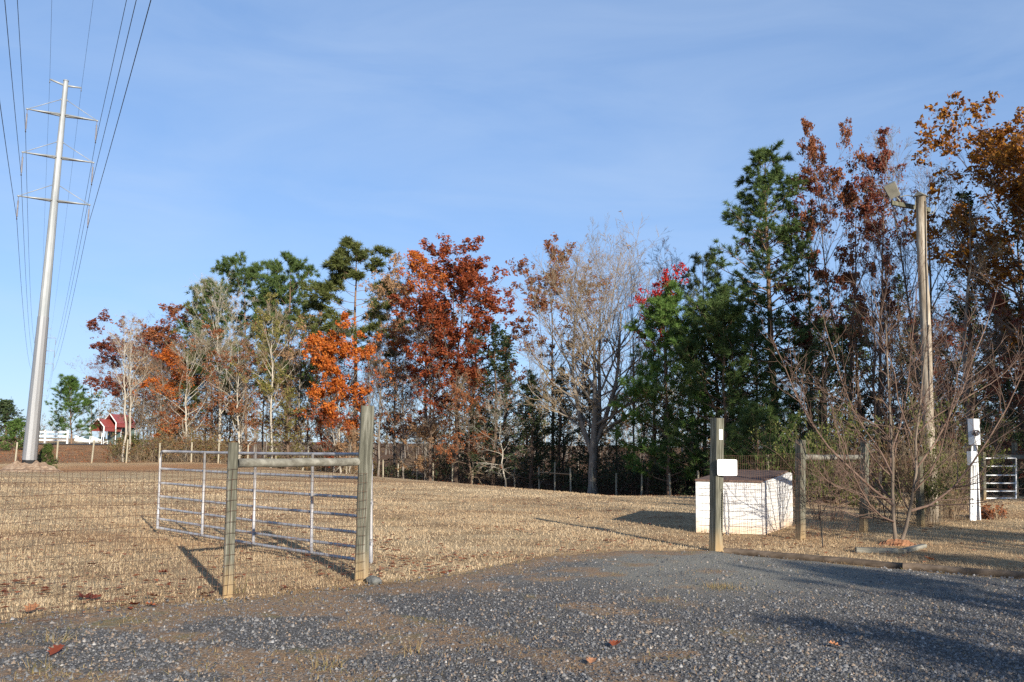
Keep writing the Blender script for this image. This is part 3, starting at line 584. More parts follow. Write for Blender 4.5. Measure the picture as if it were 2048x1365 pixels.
# ------------------------------------------------------------------ white animal shelter
A = gp(1396, 1066); B = gp(1528, 1071); Cc = gp(1583, 1051)
Dd = A + (Cc - B)
shed = empty('animal_shelter', tuple((A + B + Cc + Dd) / 4 * np.array([1, 1, 0]))); tag(shed, 'low white boarded animal shelter with a brown sloping roof', 'shelter')
SO = np.array(shed.location); hf, hb = .93, float(at(1583, 945, Cc[1])[2])
def wallboards(a, b, ha, hb_, n, name='board'):
    """lapped horizontal boards between ground points a,b; top edge slopes from ha to hb_"""
    d = (b - a)[:2]; L = np.linalg.norm(d); d /= L; nrm = np.array([d[1], -d[0]]); bh = .133
    for i in range(n):
        z0 = .0 + i * bh; z1 = z0 + bh - .009
        def topat(s): return ha + (hb_ - ha) * s
        if z0 > max(ha, hb_) - .01: break
        poly = []; s0, s1 = 0.0, 1.0
        if z0 >= min(ha, hb_): s0 = (z0 - ha) / (hb_ - ha) if hb_ > ha else 0.0
        if z0 >= min(ha, hb_) and hb_ < ha: s1 = (z0 - ha) / (hb_ - ha)
        lows = [(s0, z0), (s1, z0)]; ups = [(s1, min(z1, topat(s1)))] 
        if hb_ != ha and min(topat(s0), topat(s1)) < z1 < max(topat(s0), topat(s1)): ups.append(((z1 - ha) / (hb_ - ha), z1))
        ups.append((s0, max(min(z1, topat(s0)), z0 + .001)))
        ring = lows + ups; k = len(ring); v = []
        for off_lo, off_hi in ((.022, .012), (-.01, -.01)):
            for s, z in ring:
                off = off_lo if z == z0 else off_hi
                v.append((a[0] + d[0] * L * s + nrm[0] * off - SO[0], a[1] + d[1] * L * s + nrm[1] * off - SO[1], z))
        m = MB(); m.add(v, [list(range(k)), [k + j for j in range(k)][::-1]] + [[j, k + j, k + (j + 1) % k, (j + 1) % k] for j in range(k)]); m.build(name, M['siding'], shed)
wallboards(A, B, hf, hf, 7); wallboards(B, Cc, hf, hb, 9); wallboards(Cc, Dd, hb, hb, 9); wallboards(Dd, A, hb, hf, 9)
for p_, hh in ((B, hf), (Cc, hb), (A, hf)):
    d_ = (p_ - (A + B + Cc + Dd) / 4)[:2]; d_ = d_ / np.linalg.norm(d_) * .012; m_ = MB(); m_.box((p_[0] + d_[0] - SO[0], p_[1] + d_[1] - SO[1], hh / 2 - .01), (.05, .05, hh - .02), math.radians(-20), ch=.004); m_.build('corner_trim', M['siding'], shed)
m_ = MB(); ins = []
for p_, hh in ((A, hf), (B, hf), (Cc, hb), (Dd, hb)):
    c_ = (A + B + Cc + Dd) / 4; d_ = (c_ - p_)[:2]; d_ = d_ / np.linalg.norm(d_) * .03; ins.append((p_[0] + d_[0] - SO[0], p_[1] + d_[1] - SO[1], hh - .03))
m_.add([(a, b, .0) for a, b, c in ins] + ins, [[0, 1, 5, 4], [1, 2, 6, 5], [2, 3, 7, 6], [3, 0, 4, 7]]); m_.build('gap_shade_sheet', M['dark'], shed)  # dark sheet behind the boards, standing in for shadow lines at the laps
up = np.array([0, 0, 1.0]); e1 = (B - A) / np.linalg.norm(B - A); e2 = (Cc - B) / np.linalg.norm(Cc - B)
q0 = [A - e1 * .03 - e2 * .05 + up * (hf + .0), B + e1 * .0 - e2 * .05 + up * (hf + .0), Cc - e1 * .05 + e2 * .0 + up * (hb + .0), Dd - e1 * .03 + e2 * .04 + up * (hb + .0)]
m_ = MB(); v = [q - SO + up * .004 for q in q0] + [q - SO + up * .035 for q in q0]; m_.add(v, [[3, 2, 1, 0], [4, 5, 6, 7], [0, 1, 5, 4], [1, 2, 6, 5], [2, 3, 7, 6], [3, 0, 4, 7]]); m_.build('roof', M['shingle'], shed)

# ------------------------------------------------------------------ electric meter pedestal, lamp pole, far gate
mb = gp(1944, 1041); med = empty('meter_pedestal', tuple(mb)); tag(med, 'white electric meter pedestal with two boxes and conduits', 'electric meter'); MY = mb[1]
def pl(px, py, dy=0): return at(px, py, MY + dy) - mb
def mbox(name, px0, px1, py0, py1, dep, mat, dy=0, rz=.5):
    a, b = pl(px0, py0, dy), pl(px1, py1, dy); m = MB(); m.box(((a[0] + b[0]) / 2, dy, (a[2] + b[2]) / 2), (b[0] - a[0], dep, a[2] - b[2]), rz, ch=.01); return m.build(name, M[mat], med)
mbox('post', 1950, 1957.5, 872, 1046, .09, 'whitepipe', .06, .4)
ub = mbox('meter_box', 1937, 1959, 838, 890, .16, 'greybox', -.04, .55); a = pl(1949, 866, -.12)
m_ = MB(); tt = np.linspace(0, 2 * math.pi, 17)[:-1]; m_.tube([(a[0] - .012, -.10, a[2]), (a[0] + .03, -.19, a[2])], .07, 16); m_.tube([(a[0] + .03, -.19, a[2]), (a[0] + .045, -.215, a[2])], [.07, .05], 16); m_.build('meter_dial', M['glass'], med)
mbox('breaker_box', 1934, 1953, 903, 931, .12, 'greybox', -.03, .55)
for k, (x0, x1) in enumerate(((1942, 1942.5), (1947, 1948), (1950, 1952))):
    m_ = MB(); m_.tube([pl(x1, 926, -.03), pl((x0 + x1) / 2, 985, -.05), pl(x0, 1044, -.05)], .026, 10); m_.build('conduit', M['whitepipe'], med)
m_ = MB(); m_.tube([pl(1944, 889, -.02), pl(1944, 905, -.02)], .022, 10); m_.build('conduit', M['whitepipe'], med)

LY = 19.6; lb = at(1862, 960, LY); lb[2] = hz(lb[0], LY); lt = at(1840.5, 392, LY)
lamp = empty('lamp_pole', tuple(lb)); tag(lamp, 'tall weathered wooden pole with a floodlight on its crossarm', 'lamp pole')
m_ = MB(); v_ = lt - lb; q_ = random.Random(4)
m_.tube([(0, 0, -.4)] + [tuple(v_ * i / 15 + np.array([.012 * math.sin(i * .9), 0, 0])) for i in range(16)], [.128] + [.124 - .016 * i / 15 + q_.uniform(-.004, .004) for i in range(16)], 14); m_.build('pole', M['polewood'], lamp)
def lp(px, py, dy=0): return at(px, py, LY + dy) - lb
a, b = lp(1789, 402, .0), lp(1867, 417, .30); ax = (b - a) / np.linalg.norm(b - a)
m_ = MB(); cs = []
for s in (a, b):
    for dx, dz in ((-.035, -.05), (.035, -.05), (.035, .05), (-.035, .05)): cs.append(s + np.array([0, dx + .17, dz]))
m_.add(cs, [[0, 1, 2, 3], [7, 6, 5, 4], [0, 4, 5, 1], [1, 5, 6, 2], [2, 6, 7, 3], [3, 7, 4, 0]]); m_.build('crossarm', M['post_dark'], lamp)
# pitched metal cap
cz = v_[2]; m_ = MB(); c_ = v_ + np.array([.03, 0, -.02]); w_, d2 = .115, .16
v = [c_ + np.array(t) for t in ((-w_, -d2, 0), (w_, -d2, 0), (w_, d2, 0), (-w_, d2, 0), (0, -d2, .10), (0, d2, .10))]
rm = np.array(Matrix.Rotation(math.radians(-52), 3, 'Z')); v = [c_ + rm @ (t - c_) for t in v]
m_.add(v, [[0, 1, 4], [2, 3, 5], [1, 2, 5, 4], [3, 0, 4, 5], [0, 3, 2, 1]]); m_.build('cap', M['bronze'], lamp)
# floodlight head
hc = lp(1785, 381, .1); rm = np.array(Matrix.Rotation(math.radians(-22), 3, 'Y') @ Matrix.Rotation(math.radians(-34), 3, 'Z') @ Matrix.Rotation(math.radians(14), 3, 'X'))
m_ = MB(); v = []
for z, sx, sy in ((-.16, .11, .11), (.17, .125, .12)): v += [(-sx, -sy, z), (sx, -sy * .8, z), (sx, sy * .8, z), (-sx, sy, z)]
v = np.array(v) @ rm.T + hc; m_.add(v, [[3, 2, 1, 0], [4, 5, 6, 7], [0, 1, 5, 4], [1, 2, 6, 5], [2, 3, 7, 6], [3, 0, 4, 7]]); fh_ = m_.build('floodlight', M['bronze'], lamp)
m_ = MB(); v = np.array([(-.122, -.09, -.13), (-.122, .09, -.13), (-.135, .1, .14), (-.135, -.1, .14)]) @ rm.T + hc; v2 = v + (rm @ np.array([-.01, 0, 0])); m_.add(np.concatenate([v, v2]), [[0, 1, 2, 3], [7, 6, 5, 4], [0, 4, 5, 1], [1, 5, 6, 2], [2, 6, 7, 3], [3, 7, 4, 0]]); m_.build('lens', M['lampglass'], fh_)
m_ = MB(); m_.tube([hc + rm @ np.array([0, 0, -.16]), lp(1797, 399, .14), lp(1800, 403, .17)], .018, 6); m_.build('bracket', M['bronze'], lamp)
for pts in ([lp(1800, 394, .1), lp(1815, 391, .1), lp(1828, 394, .05), lp(1831, 405, 0), lp(1829, 420, -.0)], [lp(1862, 405, .15), lp(1871, 408, .2), lp(1872, 418, .2), lp(1866, 427, .15), lp(1855, 429, .02)]):
    m_ = MB(); m_.tube(pts, .012, 6); m_.build('cable', M['bronze'], lamp)
m_ = MB(); m_.tube([lp(1851, 402, -.12), lp(1852, 425, -.12), lp(1853, 520, -.13), lp(1861, 800, -.14)], .014, 6); m_.build('conduit', M['twigpipe'] if 'twigpipe' in M else M['polewood'], lamp)

# walk gate and rail fence at the far right
f3b = gp(2032, 997); f3 = empty('rail_fence', tuple(f3b)); tag(f3, 'dark post and rail fence piece beside the white walk gate', 'fence')
post(f3, f3b, at(2029, 886, f3b[1]), .13, .13, 'square', M['post'], .3, seed=11)
b2 = gp(1968, 1001); post(f3, b2, at(1966, 905, b2[1]), .11, .11, 'square', M['post'], .3, seed=12)
pe = np.array([f3b[0] + 2.4, f3b[1] - .3, 0]); pe[2] = hz(pe[0], pe[1]); post(f3, pe, pe + [0, 0, 1.75], .13, .13, 'square', M['post'], .3, seed=13)
a = at(1985, 914, f3b[1] - .12) - f3b; b = pe + [0, -.12, 1.37] - f3b; m_ = MB(); d_ = (b - a)
m_.box(tuple((a + b) / 2), (d_[0], .04, .15), math.atan2(d_[1], d_[0])); m_.build('rail', M['rail'], f3)
wb = gp(1968, 999); wg = empty('walk_gate', tuple(wb)); tag(wg, 'small white tube walk gate at the far right', 'gate'); WY = wb[1] - .1
def wp(px, py): return at(px, py, WY) - wb
for px in (1968.5, 2032): m_ = MB(); m_.tube([wp(px, 917), wp(px, 960), wp(px, 998)], .024, 8); m_.build('upright', M['whitepipe'], wg)
for py in (917, 933, 951, 967, 983, 997): m_ = MB(); m_.tube([wp(1968.5, py), wp(2000, py), wp(2032, py)], .02, 8); m_.build('bar', M['whitepipe'], wg)

# ------------------------------------------------------------------ long field fence along the woods
tops = {}
ff = empty('field_fence', (BACK[1][0], BACK[1][1], hz(*BACK[1]))); tag(ff, 'long row of slim pale posts with wire along the foot of the woods', 'fence')
fme = [post_mesh(1.3 + .06 * i, .10, .10, 'round', M['fieldpost'], 20 + i) for i in range(5)]
fpx = [-40, 30, 112, 183, 252, 318, 382, 436, 495, 552, 606, 659, 693, 733, 767, 797, 835, 867, 905, 945, 985, 1030, 1079, 1142, 1187, 1233, 1283, 1340, 1398, 1535, 1640, 1760, 1880]
ip = np.array([-330, 183, 745, 1398, 1540, 2150, 2900]); iy = np.array([50, 57, 66, 42, 36, 30, 26])
fpath = []
for i, px in enumerate(fpx):
    Y = float(np.interp(px, ip, iy)); p = at(px, 930, Y); p[2] = hz(p[0], p[1]); fpath.append(p[:2])
    o = link('post', fme[i % 5], ff, sub(ff, p)); o.rotation_euler = (R.uniform(-.03, .03), R.uniform(-.03, .05), R.uniform(0, 3))
p = at(1110, 930, float(np.interp(1110, ip, iy))); p[2] = hz(p[0], p[1]); o = link('post', post_mesh(1.75, .1, .1, 'round', M['fieldpost'], 33), ff, sub(ff, p))
q1 = at(1079, 930, 53.7); q2 = at(1142, 930, 51.4); m_ = MB(); zz_ = hz(p[0], p[1]) + 1.12
m_.tube([np.array([q1[0], q1[1], zz_]) - np.array(ff.location), np.array([q2[0], q2[1], zz_ - .02]) - np.array(ff.location)], .035, 8); m_.build('rail', M['fieldpost'], ff)
wire_mesh(ff, fpath, [.03] * len(fpath), [1.2] * len(fpath), .3, 7, .003, M['rusty_wire'], jit=.01, seed=8)

# ------------------------------------------------------------------ transmission line
PHI = math.atan((85 - 1024) / FPX); LD = np.array([math.sin(PHI), math.cos(PHI), 0]); LP = np.array([math.cos(PHI), -math.sin(PHI), 0])
pb = at(58, 932, 50.0); pt = at(132, 163, 50.0); pbase = np.array([pb[0], pb[1], pb[2]])
def axis(z): t = (z - pb[2]) / (pt[2] - pb[2]); return pb + (pt - pb) * t
def prad(z): t = (z - pb[2]) / (pt[2] - pb[2]); return .365 + (.135 - .365) * t
ARMZ = [at(106, 402, 50)[2], at(114, 316, 50)[2], at(124, 231, 50)[2]]; HL = 1.84; INS = 1.35
pyl = empty('transmission_pole', tuple(pb)); tag(pyl, 'tall galvanised steel transmission pole standing on the mound in the field', 'power pole', 'steel poles of the power line')
def shaft(name, z0, z1, mat, extra=0, sides=12):
    m = MB(); m.tube(np.array([axis(z0), axis((z0 + z1) / 2), axis(z1)]) - pb, [prad(z0) + extra, prad((z0 + z1) / 2) + extra, prad(z1) + extra], sides, smooth=False); return m.build(name, mat, pyl)
zsp = at(80, 634, 50)[2]; shaft('base_collar', pb[2] - .8, pb[2] + .33, M['black'], .012); shaft('lower_shaft', pb[2] + .33, zsp, M['steel_shiny'], .022); shaft('upper_shaft', zsp - .2, pt[2], M['steel'])
m_ = MB(); m_.tube(np.array([axis(pt[2]), axis(pt[2] + .06)]) - pb, [.16, .15], 12); m_.build('top_cap', M['steel'], pyl)
for z in ARMZ:
    c = axis(z)
    for s in (-1, 1):
        tip = c + LP * s * HL + np.array([0, 0, .02]); m = MB()
        for o_ in (-.16, .16): m.tube(np.array([c + LD * o_ + LP * s * .1, tip]) - pb, [.06, .035], 6)
        m.tube(np.array([tip - LP * s * .06, tip + LP * s * .07]) - pb, [.05, .05], 6); m.build('crossarm', M['steel'], pyl)
        m = MB(); a = axis(z + .95) + LP * s * .15; m.tube(np.array([a, (a + tip) / 2, tip]) - pb, .022, 5); m.tube(np.array([a - LP * s * .06, a + LP * s * .05]) - pb, .05, 6); m.build('tie_rod', M['steel'], pyl)
        m = MB(); zz = np.linspace(0, 1, 25); pts = [tip + np.array([.0, 0, -.28 - (INS - .4) * t]) - pb for t in zz]; m.tube(pts, [.055 if i % 2 else .034 for i in range(25)], 8)
        m.tube([tip - pb, tip - pb + [0, 0, -.3]], .018, 5); m.tube([tip - pb + [0, 0, -INS + .15], tip - pb + [0, 0, -INS]], .02, 5); m.tube([tip - pb + [0, 0, -INS] - LD * .12, tip - pb + [0, 0, -INS] + LD * .12], .035, 6); m.build('insulator', M['insul'], pyl)
zt_ = at(131, 172, 50)[2]; TL = .84
for s in (-1, 1):
    c = axis(zt_); tip = c + LP * s * TL + np.array([0, 0, .22 if s < 0 else .05]); m = MB(); m.tube(np.array([c, tip]) - pb, [.07, .05], 6); m.tube(np.array([tip, tip + [0, 0, -.18]]) - pb, .02, 5); m.tube(np.array([tip + [0, 0, -.18] - LD * .1, tip + [0, 0, -.18] + LD * .1]) - pb, .03, 5); m.build('top_arm', M['steel'], pyl)
SPAN = 140.0
for k, lb_ in ((1, 'second steel pole of the power line, far off behind the first'), (2, 'third and most distant steel pole of the power line')):
    c = copy_tree(pyl); c.location = Vector(pb + LD * SPAN * k); c['label'] = lb_
    gx, gy = c.location[0], c.location[1]; c.location[2] = hz(gx, gy) + .2
cab = [(s, z) for z in range(3) for s in (-1, 1)]; nm = ['lowest', 'middle', 'top']
for s, zi in cab + [(-1, 3), (1, 3)]:
    if zi < 3: a0 = axis(ARMZ[zi]) + LP * s * HL + np.array([0, 0, .02 - INS]); r_ = .013
    else: a0 = axis(zt_) + LP * s * TL + np.array([0, 0, (.22 if s < 0 else .05) - .18]); r_ = .007
    pts = []
    for span in (-1, 0, 1):
        za = 0.0; n = 46
        for i in range(n + (span == 1)):
            t = i / n; sd = (span + t) * SPAN; dz = -4 * 2.0 * t * (1 - t)
            z1 = (hz(*(pb + LD * SPAN)[:2]) + .2 - pb[2]) * (span + t if span >= 0 else 0) if span == 0 else ((hz(*(pb + LD * SPAN)[:2]) + .2 - pb[2]) if span == 1 else 0)
            pts.append(a0 + LD * sd + np.array([0, 0, dz + z1]))
    m = MB(); m.tube(np.array(pts) - a0, r_, 5)
    lb_ = f"{nm[zi]} {'left' if s < 0 else 'right'} conductor cable strung between the steel poles" if zi < 3 else f"thin {'left' if s < 0 else 'right'} shield wire along the tips of the steel poles"
    tag(m.build('power_cable', M['cable'], None, tuple(a0)), lb_, 'power cable', 'cables of the power line')
# earth mound round the pole foot
import bmesh
bm = bmesh.new(); bmesh.ops.create_grid(bm, x_segments=44, y_segments=36, size=1)
for v in bm.verts:
    x, y = v.co.x * 2.1, v.co.y * 1.7; d = math.hypot(v.co.x, v.co.y); wx, wy = pb[0] + x, pb[1] + y
    v.co = Vector((x, y, hz(wx, wy) - pb[2] + (.62 * float(ss(1.0, .25, d))) * (1 + .35 * float(wob(wx * 3, wy * 3, .8))) - .05 + .06 * float(wob(wx * 9, wy * 9))))
me = bpy.data.meshes.new('earth_mound'); bm.to_mesh(me); bm.free(); me.materials.append(M['earth']); tag(link('earth_mound', me, None, tuple(pb)), 'pile of pale earth around the foot of the transmission pole', kind='structure')

# ------------------------------------------------------------------ beyond the road: white fence, carports, boats
WY2 = 88.0; wf = empty('white_rail_fence', tuple(at(90, 890, WY2))); wf.location[2] = hz(wf.location[0], WY2); tag(wf, 'white three-rail fence beside the far road', 'fence'); WO = np.array(wf.location)
for px in (45, 90, 135):
    p = at(px, 880, WY2); p[2] = hz(p[0], p[1]); m = MB(); m.box(p - WO + [0, 0, .62], (.15, .15, 1.34)); m.box(p - WO + [0, 0, 1.32], (.19, .19, .06), taper=.5); m.build('post', M['white'], wf)
for i, (pa, pb_) in enumerate(((46, 89), (91, 134))):
    for zr in (.35, .75, 1.15):
        a = at(pa, 880, WY2); b = at(pb_, 880, WY2); ga = hz(a[0], a[1]); m = MB(); m.box(((a[0] + b[0]) / 2 - WO[0], 0, hz((a[0] + b[0]) / 2, WY2) + zr - WO[2]), (b[0] - a[0] - .1, .05, .16)); m.build('rail', M['white'], wf)
CY = 140.0
def carport(pxl, pxr, pyp, pye, pyb, L, label, Y):
    a, b = at(pxl, pye, Y), at(pxr, pye, Y); w = (b[0] - a[0]); c = (a + b) / 2; g = hz(c[0], Y); ze = a[2] - g; zp = at((pxl + pxr) / 2, pyp, Y)[2] - g
    root = empty('carport', (c[0], Y, g), math.radians(-4)); tag(root, label, 'carport', 'red-roofed carports')
    for s in (-1, 1):
        m = MB(); m.add([(s * w / 2 * 1.04, 0, ze - .1), (0, 0, zp), (0, L, zp), (s * w / 2 * 1.04, L, ze - .1), (s * w / 2 * 1.04, 0, ze - .16), (0, 0, zp - .06), (0, L, zp - .06), (s * w / 2 * 1.04, L, ze - .16)], [[0, 1, 2, 3], [7, 6, 5, 4], [0, 3, 7, 4], [0, 4, 5, 1], [2, 6, 7, 3]]); m.build('roof_panel', M['roofred'], root)
        m = MB(); m.add([(s * w / 2, 0, ze - .15), (s * w / 2, L, ze - .15), (s * w / 2, L, ze - .75), (s * w / 2, 0, ze - .75), (s * w / 2 - .05 * s, 0, ze - .15), (s * w / 2 - .05 * s, L, ze - .15), (s * w / 2 - .05 * s, L, ze - .75), (s * w / 2 - .05 * s, 0, ze - .75)], [[0, 1, 2, 3], [7, 6, 5, 4], [3, 2, 6, 7], [0, 3, 7, 4], [1, 5, 6, 2]]); m.build('side_panel', M['roofred'], root)
        m = MB(); m.tube([(0, -.04, zp + .03), (s * w / 2, -.04, ze - .05), (s * w / 2, -.04, ze - 1.1)], .085, 6); m.build('gable_trim', M['white'], root)
        for yy in (.1, L - .1): m = MB(); m.tube([(s * w / 2 * .97, yy, -.1), (s * w / 2 * .97, yy, ze - .2)], .06, 6); m.build('leg', M['whitepipe'], root)
    m = MB(); m.add([(-w / 2, L - .05, 0), (w / 2, L - .05, 0), (w / 2, L - .05, ze - .12), (0, L - .05, zp - .08), (-w / 2, L - .05, ze - .12), (-w / 2, L, 0), (w / 2, L, 0), (w / 2, L, ze - .12), (0, L, zp - .08), (-w / 2, L, ze - .12)], [[0, 1, 2, 3, 4], [9, 8, 7, 6, 5], [0, 5, 6, 1], [1, 6, 7, 2], [4, 9, 5, 0]]); m.build('interior_shade_panel', M['glass_shade'], root)  # dark panel added so the open gable reads as a shaded interior
    return root
carport(180, 209, 838, 853, 882, 5.5, 'smaller red-roofed carport at left with white gable trim, far across the road', CY)
carport(204, 233, 828, 845, 882, 6.5, 'larger red-roofed carport at right with white gable trim, far across the road', CY + 2.5)
def boat(px, py, Y, L, rz, label, name='motor_boat'):
    p = at(px, py, Y); g = hz(p[0], Y); root = empty(name, (p[0], Y, g), rz); tag(root, label, 'boat', 'boats by the carports'); m = MB(); n = 9; secs = []
    for i in range(n):
        t = i / (n - 1); w = .95 * (1 - max(0, (t - .45) / .55) ** 2.0) + .02; dz = .55 + .35 * t ** 2; k = .55 + .45 * max(0, (t - .5) / .5) ** 2
        secs.append([(-w, t * L, k + dz), (-w * .8, t * L, k + .25), (0, t * L, k), (w * .8, t * L, k + .25), (w, t * L, k + dz)])
    v = [q for s_ in secs for q in s_]; f = [[i * 5 + j, i * 5 + j + 1, (i + 1) * 5 + j + 1, (i + 1) * 5 + j] for i in range(n - 1) for j in range(4)] + [[0, 4, 3, 2, 1]]; f += [[i * 5, (i + 1) * 5, (i + 1) * 5 + 4, i * 5 + 4] for i in range(n - 1)]
    m.add(v, f); m.build('hull', M['boat'], root)
    m = MB(); m.add([(-.7, L * .45, 1.2), (.7, L * .45, 1.2), (.5, L * .58, 1.2), (-.5, L * .58, 1.2), (-.6, L * .42, 1.75), (.6, L * .42, 1.75), (.45, L * .47, 1.75), (-.45, L * .47, 1.75)], [[0, 1, 5, 4], [1, 2, 6, 5], [2, 3, 7, 6], [3, 0, 4, 7], [4, 5, 6, 7]]); m.build('windshield', M['glass_shade'], root)
    for s in (-1, 1):
        m = MB(); m.tube([(s * .95, L * .3, .25), (s * .95 + .18 * s, L * .3, .25)], .3, 12); m.build('wheel', M['black'], root)
    m = MB(); m.tube([(-.6, .2, .42), (-.6, L * .8, .42), (0, L + 1.0, .42), (.6, L * .8, .42), (.6, .2, .42)], .06, 5); m.build('trailer', M['whitepipe'], root); return root
boat(196, 875, CY + 4.6, 5.5, math.radians(168), 'white motor boat on its trailer under the smaller carport')
boat(221, 876, CY + 8, 5.5, math.radians(172), 'white motor boat on a trailer under the larger carport')
m_ = MB(); p = at(187, 879, CY - 3); m_.tube([(0, 0, 0), (2.2, 0, .05), (6, .4, 0)], .16, 6); o = m_.build('white_pipe_pile', M['white'], None, (p[0] - 2, CY - 3, hz(p[0], CY - 3) + .16)); tag(o, 'white pipes lying on the ground before the carports', 'pipes')

# ------------------------------------------------------------------ tree generator
def nrm(v): return v / (np.linalg.norm(v, axis=-1, keepdims=True) + 1e-9)
def along(P, idx, t):
    K = P.shape[1]; f = np.clip(t, 0, .9999) * (K - 1); i = f.astype(int); w = (f - i)[:, None]
    return P[idx, i] * (1 - w) + P[idx, i + 1] * w, nrm(P[idx, i + 1] - P[idx, i])
def rad_at(Rr, idx, t):
    K = Rr.shape[1]; f = np.clip(t, 0, .9999) * (K - 1); i = f.astype(int); w = f - i; return Rr[idx, i] * (1 - w) + Rr[idx, i + 1] * w
def run(q, pos, d, L, K, wobble, up):
    N = len(pos); P = np.empty((N, K, 3)); P[:, 0] = pos; d = nrm(d)
    for k in range(1, K):
        d = nrm(d + q.normal(0, wobble, (N, 3)) + np.array([0, 0, up])[None]); P[:, k] = P[:, k - 1] + d * (L / (K - 1))[:, None]
    return P
def branch(q, P, Rr, n, t0, t1, ang, lenf, K, wobble, up, rf, keep=1.0, rmin=.003, tip=.35):
    N = len(P); idx = np.repeat(np.arange(N), n)
    if keep < 1: idx = idx[q.random(len(idx)) < keep]
    t = t0 + (t1 - t0) * q.random(len(idx)) ** .9; pos, tan = along(P, idx, t); pl_ = np.linalg.norm(np.diff(P, axis=1), axis=2).sum(1)[idx]
    pr = q.normal(0, 1, (len(idx), 3)); pr = nrm(pr - (pr * tan).sum(1, keepdims=True) * tan); a = np.radians(ang) * q.uniform(.65, 1.3, len(idx))
    d = tan * np.cos(a)[:, None] + pr * np.sin(a)[:, None]; L = pl_ * lenf * (1.15 - .7 * t) * q.uniform(.6, 1.3, len(idx))
    C_ = run(q, pos, d, L, K, wobble, up); r0 = np.maximum(rad_at(Rr, idx, t) * rf, rmin); return C_, r0[:, None] * np.linspace(1, tip, K)[None]
def limbs(q, TP, TR, n, t0, t1, ang_lo, ang_hi, lenfn, K, wobble, up, rf, cap=.5, reach=0):
    t = t0 + (t1 - t0) * (np.arange(n) + q.random(n)) / n; pos, tan = along(TP, np.zeros(n, int), t)
    az = np.arange(n) * 2.39996 + q.normal(0, .5, n); u = (t - t0) / (t1 - t0 + 1e-6); a = np.radians(ang_lo + (ang_hi - ang_lo) * u + q.normal(0, 7, n))
    d = np.stack([np.cos(az) * np.sin(a), np.sin(az) * np.sin(a), np.cos(a)], 1); L = np.array([lenfn(x) for x in u]) * q.uniform(.75, 1.2, n) / np.clip(np.sin(a), .5, 1) ** reach
    P = run(q, pos, d, L, K, wobble, up); r0 = np.minimum(rad_at(TR, np.zeros(n, int), t) * rf, cap * rad_at(TR, np.zeros(n, int), t) + .2); r0 = np.minimum(r0, .012 + .022 * L); return P, r0[:, None] * np.linspace(1, .3, K)[None]
def leaf_cards(q, pos, size, flat=.35, asp=.55, n=1):
    N = len(pos); nm_ = nrm(q.normal(0, 1, (N, 3)) + np.array([0, 0, flat])); a = nrm(np.cross(nm_, q.normal(0, 1, (N, 3)))); b = np.cross(nm_, a); s = size * q.uniform(.6, 1.35, N)
    s = s[:, None]; V = np.stack([pos - a * s * .5, pos + b * s * asp * .5 + nm_ * s * .1, pos + a * s * .5, pos - b * s * asp * .5 + nm_ * s * .1], 1)
    return V.reshape(-1, 3), np.arange(N)[:, None] * 4 + np.arange(4)[None], np.repeat(q.random(N), 4)
def needle_tufts(q, pos, d, L, w, n):
    N = len(pos); p = np.repeat(pos, n, 0); dd = np.repeat(nrm(d), n, 0); nd = nrm(dd * .55 + q.normal(0, .55, (N * n, 3)) + np.array([0, 0, .12])); sd = nrm(np.cross(nd, q.normal(0, 1, (N * n, 3)))) * w
    l = (L * q.uniform(.65, 1.15, N * n))[:, None]; o = q.normal(0, L * .12, (N * n, 3)); V = np.stack([p + o - sd, p + o + sd, p + o + nd * l], 1)
    return V.reshape(-1, 3), np.arange(N * n)[:, None] * 3 + np.arange(3)[None], np.repeat(np.repeat(q.random(N), n) * .6 + q.random(N * n) * .4, 3)
def clump(p, s, ph): return np.sin(p[:, 0] * 2.1 / s + ph) * np.sin(p[:, 1] * 2.3 / s + ph * 1.7) + np.sin(p[:, 2] * 2.6 / s + ph * 2.3) * .8 + .5 * np.sin((p[:, 0] + p[:, 2]) * 3.7 / s + ph)
